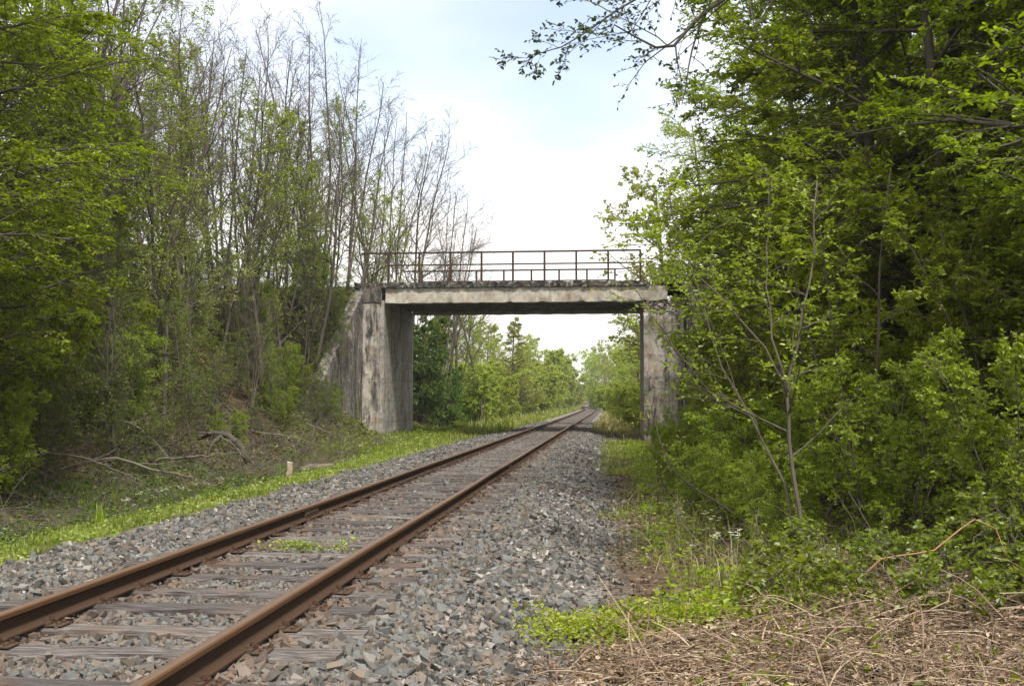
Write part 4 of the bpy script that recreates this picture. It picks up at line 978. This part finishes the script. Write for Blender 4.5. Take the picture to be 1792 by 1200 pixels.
def broadleaf(name, label, x, y, n, size, mat, seed, cat='plant', tilt=.9, group=None):
    """rosette of broad blades: each leaf its own strip with a midrib fold"""
    rng = np.random.default_rng(seed); mb = MB()
    for k in range(n):
        a = 2*pi*k/n*1.0 + rng.uniform(-.5, .5); L = size*rng.uniform(.7, 1.2); up0 = rng.uniform(.5, 1.0)*tilt
        d = np.array([cos(a), sin(a)]); p = np.array([-d[1], d[0]]); V = []; m = 7
        for i in range(m):
            t = i/(m-1); w = L*.19*math.sin(pi*min(1, .08+t*.92))**.8*(1 if i < m-1 else .02); r = L*(t*.75); h = L*up0*(t - .62*t*t)
            for s, dz in ((-1, .25), (0, 0), (1, .25)): V.append((*(d*r + p*w*s + rng.normal(0, .002, 2)), h + w*dz))
        q = [(3*i+j, 3*i+j+1, 3*i+j+4, 3*i+j+3) for i in range(m-1) for j in range(2)]
        mb.add(V, [q], rng.uniform(.2, .9))
    o = thing(name, label, cat, (x, y, gz(x, y)), group=group); link('leaves', mb.mesh('leaves', M[mat], True), o); return o
broadleaf('dock_plant', 'bright broad-leaved dock growing through the dead bracken', .83, 6.35, 8, .26, 'leaf_bramble', 61)
broadleaf('dock_plant', 'smaller dock beside the short upright cane', 1.62, 6.85, 6, .20, 'leaf_bramble', 62)
broadleaf('ivy_seedling', 'dark green seedling among bracken between the two docks', 1.28, 6.9, 7, .15, 'leaf_dark', 63)
broadleaf('light_shrublet', 'pale green leafy tuft on the verge under the bridge deck', -7.7, 52.5, 22, .75, 'weed', 64, tilt=1.8)
def blades(name, label, x, y, n, h, mat, seed, cat='plant'):
    rng = np.random.default_rng(seed); mb = MB()
    for k in range(n):
        a = rng.uniform(0, 2*pi); L = h*rng.uniform(.6, 1.1); ln = rng.uniform(.05, .35); b = rng.normal(0, .05, 2); d = np.array([cos(a), sin(a)]); p = np.array([-d[1], d[0]]); V = []
        for i in range(6):
            t = i/5; w = .011*(1-t**2.2)+.0008
            for s in (-1, 1): V.append((*(b + d*L*ln*t*t + p*w*s), L*t))
        mb.add(V, [[(2*i, 2*i+1, 2*i+3, 2*i+2) for i in range(5)]], rng.uniform(.3, .9))
    o = thing(name, label, cat, (x, y, gz(x, y))); link('leaves', mb.mesh('leaves', M[mat], True), o); return o
blades('iris_clump', 'upright yellow-green iris blades at the edge of the boggy water', -7.35, 14.6, 16, .36, 'leaf_bright', 71)
blades('iris_clump', 'sedge blades growing from the far end of the boggy water', -8.05, 19.4, 14, .42, 'leaf_bramble', 72)
blades('iris_clump', 'taller sedge tuft between boggy water and fallen branches', -8.6, 17.7, 16, .5, 'leaf_bramble', 73)
# weed growing between two sleepers
def track_weed(x, y, n, sx, label, seed):
    rng = np.random.default_rng(seed); K = n
    pos = np.stack([rng.normal(0, sx, K), rng.normal(0, .05, K), rng.uniform(-.01, .085, K)], 1)
    a = rng.uniform(0, 2*pi, K); d = norm(np.stack([np.cos(a), np.sin(a), rng.uniform(.1, 1, K)], 1)); nn = norm(rng.normal(0, .5, (K, 3))+UP); nn = norm(nn-(nn*d).sum(1, keepdims=True)*d)
    V, q, t = leaf_geo(rng, [pos, d, nn, .034*np.exp(rng.normal(0, .25, K))], True, .7)
    o = thing('track_weed', label, 'weed', (x, y, .0)); link('leaves', make_mesh('leaves', V, [q], M['weed'], t), o)
track_weed(-2.98, 9.72, 190, .17, 'straggling yellow-green weed between two sleepers inside the rails', 81)
track_weed(-2.55, 9.85, 40, .05, 'tiny weed tuft beside the longer weed between sleepers', 82)
track_weed(.02, 12.6, 120, .12, 'small grassy weed tuft at the foot of the ballast shoulder', 83)

# white wildflowers
def flower_mesh():
    stem = MB(); rng = np.random.default_rng(5); stem.tube([(0, 0, 0), (.01, 0, .12), (0, .01, .24)], .0022, 4)
    heads = MB(); cen = MB()
    for k in range(5):
        c = np.array([rng.normal(0, .022), rng.normal(0, .022), .24 + rng.uniform(-.02, .02)])
        stem.tube([(.005, .005, .19), c], .0012, 3)
        for p in range(5):
            a = 2*pi*p/5; d = np.array([cos(a), sin(a), .25]); s = np.array([-sin(a), cos(a), 0])
            heads.add([c, c+d*.010+s*.006, c+d*.018, c+d*.010-s*.006], [[(0, 1, 2, 3)]])
        cen.tube([c+UP*.001, c+UP*.004], .003, 5)
    return stem.mesh('stem', M['stem_green']), heads.mesh('blossom', M['petal']), cen.mesh('flower_centre', M['yellow'])
SM, HM, CM = flower_mesh()
rf_ = random.Random(9)
def flowers(spots, label, group):
    first = None
    for (x, y, s) in spots:
        if first is None:
            o = thing('white_wildflower', label, 'flower', group=group); link('stem', SM, o); h = link('blossom', HM, o); link('flower_centre', CM, h); first = o
        else: o = copy_tree(first)
        o.location = (x, y, gz(x, y)); o.rotation_euler[2] = rf_.uniform(0, 6); o.scale = (s, s, s)
flowers([(-7.15 + rf_.gauss(0, .1), 14.9 + rf_.uniform(0, 5.5), rf_.uniform(1.0, 1.5)) for k in range(15)] + [(-7.4 + rf_.gauss(0, .15), 33 + rf_.uniform(-3, 5), 1.6) for k in range(8)],
        'white wildflower in the verge grass beside the ditch', 'wildflowers by the ditch')
flowers([(rf_.uniform(.75, 1.5), rf_.uniform(10.6, 13.6), rf_.uniform(.9, 1.6)) for k in range(16)] + [(rf_.uniform(1.0, 1.9), rf_.uniform(8.9, 10), rf_.uniform(.8, 1.3)) for k in range(9)],
        'white wildflower at the wood edge near the forked sapling', 'wildflowers at the wood edge')

# fallen dead wood by the ditch
def dead_branch(label, pts, r, seed, n2=5, l2=.5, n3=3):
    pts = np.array(pts, float); x, y = pts[0][:2]; z = gz(x, y)
    P = pts - np.array([x, y, z])
    return custom('dead_branch', label, 'branch', (x, y, z), [P], [(r, r*.3)], n2, l2, n3, .45, 0, 0, '', 'deadwood', seed, flat=.7, part='wood', t0=.2, a2=42, wig=.16)
dead_branch('long pale forked branch fallen across the boggy water', [(-11.0, 18.4, .15), (-10.2, 18.7, .1), (-9.4, 19.0, .32), (-8.5, 19.3, .05), (-7.9, 19.4, -.05)], .04, 201)
dead_branch('grey branch propped up beside the sedge tufts', [(-10.7, 16.6, -.1), (-10.1, 17.1, .38), (-9.5, 17.6, .46), (-8.9, 18.1, .2)], .034, 202)
dead_branch('pale broken branch lying nearest the verge grass', [(-9.7, 21.4, .1), (-8.9, 21.2, .22), (-8.2, 21.0, .25), (-7.7, 20.9, .32)], .033, 203)
dead_branch('thin dead branch arching out of the bank brush', [(-11.2, 21.6, .9), (-10.2, 21.3, .95), (-9.5, 21.0, .6), (-8.9, 20.8, .15)], .026, 204)
dead_branch('twiggy brushwood branch piled against the dark arched root', [(-10.2, 25.0, .5), (-9.5, 24.4, .55), (-8.8, 23.8, .4), (-8.3, 23.2, .1)], .03, 205, 9, .55, 5)
dead_branch('slim fallen branch below the wing wall', [(-10.9, 30.5, .5), (-10.0, 30.2, .4), (-9.0, 29.9, .25), (-8.2, 29.6, .05)], .028, 206)
dead_branch('bleached branch near the foot of the wing wall', [(-10.4, 35.0, .6), (-9.6, 34.6, .35), (-8.8, 34.2, .15)], .03, 207)
dead_branch('grey fallen bough in the herbs before the boggy water', [(-9.6, 13.6, .2), (-9.0, 13.4, .25), (-8.3, 13.2, -.1), (-7.8, 12.9, -.3)], .028, 208)
dead_branch('dead branch leaning on the leaf-littered bank', [(-12.2, 29.2, 2.6), (-11.4, 28.6, 1.6), (-10.6, 28.0, .8)], .03, 209)
mb = MB(); P = np.array([(-9.95, 24.6, .45), (-9.5, 24.4, .62), (-9.05, 24.2, .56), (-8.7, 24.1, .3), (-8.5, 24.0, -.05)]); mb.tube(P, [.03, .06, .075, .08, .07], 9)
mb.tube([(-9.2, 24.3, .58), (-9.35, 24.0, .4), (-9.4, 23.8, .1)], [.06, .045, .03], 7); mb.tube([(-9.45, 24.4, .6), (-9.9, 24.2, .62), (-10.3, 24.0, .5)], [.05, .03, .015], 6)
o = thing('dead_stump', 'dark arched root of a fallen tree at the foot of the bank', 'stump', (-9.2, 24.3, 0)); V = np.concatenate(mb.V) - np.array([-9.2, 24.3, 0]); link('wood', make_mesh('wood', V, mb.P, M['bark'], None, True), o)
# stub of a post in the verge grass
mb = MB(); gbox(mb, -.055, .055, -.05, .05, -.1, .40, .05, lambda V: V + np.stack([.012*nz(V[:, 2]*4, V[:, 1]*9, 2), .01*nz(V[:, 0]*9, V[:, 2]*5, 2), np.where(V[:, 2] > .38, .04*nz(V[:, 0]*30, V[:, 1]*30, 1), 0)], 1))
o = thing('wooden_post', 'short weathered wooden post stub in the verge grass', 'post', (-7.0, 22.3, gz(-7.0, 22.3))); o.rotation_euler = (.05, .10, .4); link('timber', mb.mesh('timber', M['pale_wood']), o)
mb = MB(); mb.tube([(-.45, 0, .02), (-.15, .03, .10), (.15, .0, .12), (.45, -.02, .16)], [.09, .10, .085, .06], 9)
o = thing('rotten_log', 'short rotten log lying beyond the post stub', 'log', (-7.6, 26.6, gz(-7.6, 26.6))); o.rotation_euler = (0, 0, .2); link('timber', mb.mesh('timber', M['deadwood'], True), o)

# hazy air
k = NT('haze_air')
pv = k.n('ShaderNodeVolumePrincipled'); pv.inputs['Density'].default_value = .0004; pv.inputs['Color'].default_value = (.90, .94, 1, 1); pv.inputs['Anisotropy'].default_value = .2
k.t.links.new(pv.outputs[0], k.out.inputs['Volume'])
mb = MB(); mb.box(-420, 420, -130, 560, -3, 45)
tag(link('haze', mb.mesh('haze', k.m)), 'thin spring haze that pales the trees beyond the bridge', 'haze', kind='stuff')

# ------------------------------------------------------------------ sky, sun, camera
w = bpy.data.worlds.new('World'); scene.world = w; w.use_nodes = True
nt = w.node_tree; nt.nodes.clear()
SUN_EL, SUN_AZ = rad(58), rad(150)          # high, behind the camera and a little to the right
sky = nt.nodes.new('ShaderNodeTexSky'); sky.sky_type = 'NISHITA'; sky.sun_disc = False; sky.sun_elevation = SUN_EL; sky.sun_rotation = SUN_AZ
sky.air_density = 1.0; sky.dust_density = 1.5
tc = nt.nodes.new('ShaderNodeTexCoord')
mp = nt.nodes.new('ShaderNodeMapping'); mp.inputs['Scale'].default_value = (1, 1, 2.2); mp.inputs['Location'].default_value = (.3, 1.25, .62)
nt.links.new(tc.outputs['Generated'], mp.inputs[0])
no = nt.nodes.new('ShaderNodeTexNoise'); no.inputs['Scale'].default_value = 1.6; no.inputs['Detail'].default_value = 5; no.inputs['Roughness'].default_value = .5
nt.links.new(mp.outputs[0], no.inputs['Vector'])
cr = nt.nodes.new('ShaderNodeMapRange'); cr.interpolation_type = 'SMOOTHSTEP'
nrm = nt.nodes.new('ShaderNodeVectorMath'); nrm.operation = 'NORMALIZE'; nt.links.new(tc.outputs['Generated'], nrm.inputs[0])
total = no.outputs[0]
for px, py, width, amount in ((850, 140, .12, .28), (250, 180, .16, .25), (1500, 100, .2, .2)):      # thinner cloud in places
    v = mathutils.Vector(((px-896)/1850, 1, (600-py)/1850)); v.rotate(mathutils.Euler((rad(3.05), 0, rad(5.53)))); v.normalize()
    dp = nt.nodes.new('ShaderNodeVectorMath'); dp.operation = 'DOT_PRODUCT'; nt.links.new(nrm.outputs[0], dp.inputs[0]); dp.inputs[1].default_value = v
    mr = nt.nodes.new('ShaderNodeMapRange'); mr.interpolation_type = 'SMOOTHSTEP'; mr.inputs['From Min'].default_value = cos(width*1.7); mr.inputs['From Max'].default_value = 1
    mr.inputs['To Min'].default_value = 0; mr.inputs['To Max'].default_value = amount; nt.links.new(dp.outputs['Value'], mr.inputs['Value'])
    sb = nt.nodes.new('ShaderNodeMath'); sb.operation = 'SUBTRACT'; nt.links.new(total, sb.inputs[0]); nt.links.new(mr.outputs[0], sb.inputs[1]); total = sb.outputs[0]
cr.inputs['From Min'].default_value = .08; cr.inputs['From Max'].default_value = .46; cr.inputs['To Min'].default_value = .25; cr.inputs['To Max'].default_value = 1.0
nt.links.new(total, cr.inputs['Value'])
bg1 = nt.nodes.new('ShaderNodeBackground'); bg1.inputs['Strength'].default_value = .12; nt.links.new(sky.outputs[0], bg1.inputs[0])
bg2 = nt.nodes.new('ShaderNodeBackground'); bg2.inputs['Strength'].default_value = .60; bg2.inputs[0].default_value = (1.0, .975, .935, 1)
mx = nt.nodes.new('ShaderNodeMixShader'); nt.links.new(cr.outputs[0], mx.inputs[0]); nt.links.new(bg1.outputs[0], mx.inputs[1]); nt.links.new(bg2.outputs[0], mx.inputs[2])
wo = nt.nodes.new('ShaderNodeOutputWorld'); nt.links.new(mx.outputs[0], wo.inputs[0])

sl = bpy.data.lights.new('sun', 'SUN'); sl.energy = 2.2; sl.angle = rad(8); sl.color = (1, .95, .86)
so = bpy.data.objects.new('sun', sl); C.objects.link(so)
dirv = np.array([sin(SUN_AZ)*cos(SUN_EL), cos(SUN_AZ)*cos(SUN_EL), sin(SUN_EL)])
import mathutils
so.rotation_euler = mathutils.Vector(dirv).to_track_quat('Z', 'Y').to_euler(); so.location = (5, -10, 40)

cam = bpy.data.cameras.new('camera'); co = bpy.data.objects.new('camera', cam); C.objects.link(co)
cam.sensor_width = 36; cam.lens = 36*1850/1792; cam.clip_end = 3000; cam.clip_start = .1
co.location = (0, 0, 1.41); co.rotation_euler = (rad(90 + 3.05), 0, rad(5.53))
scene.camera = co
scene.view_settings.view_transform = 'Standard'; scene.view_settings.look = 'None'; scene.view_settings.exposure = 1.25; scene.view_settings.gamma = 1
scene.cycles.max_bounces = 9; scene.cycles.diffuse_bounces = 6; scene.cycles.transmission_bounces = 4; scene.cycles.use_denoising = True; scene.cycles.sample_clamp_indirect = 6.0
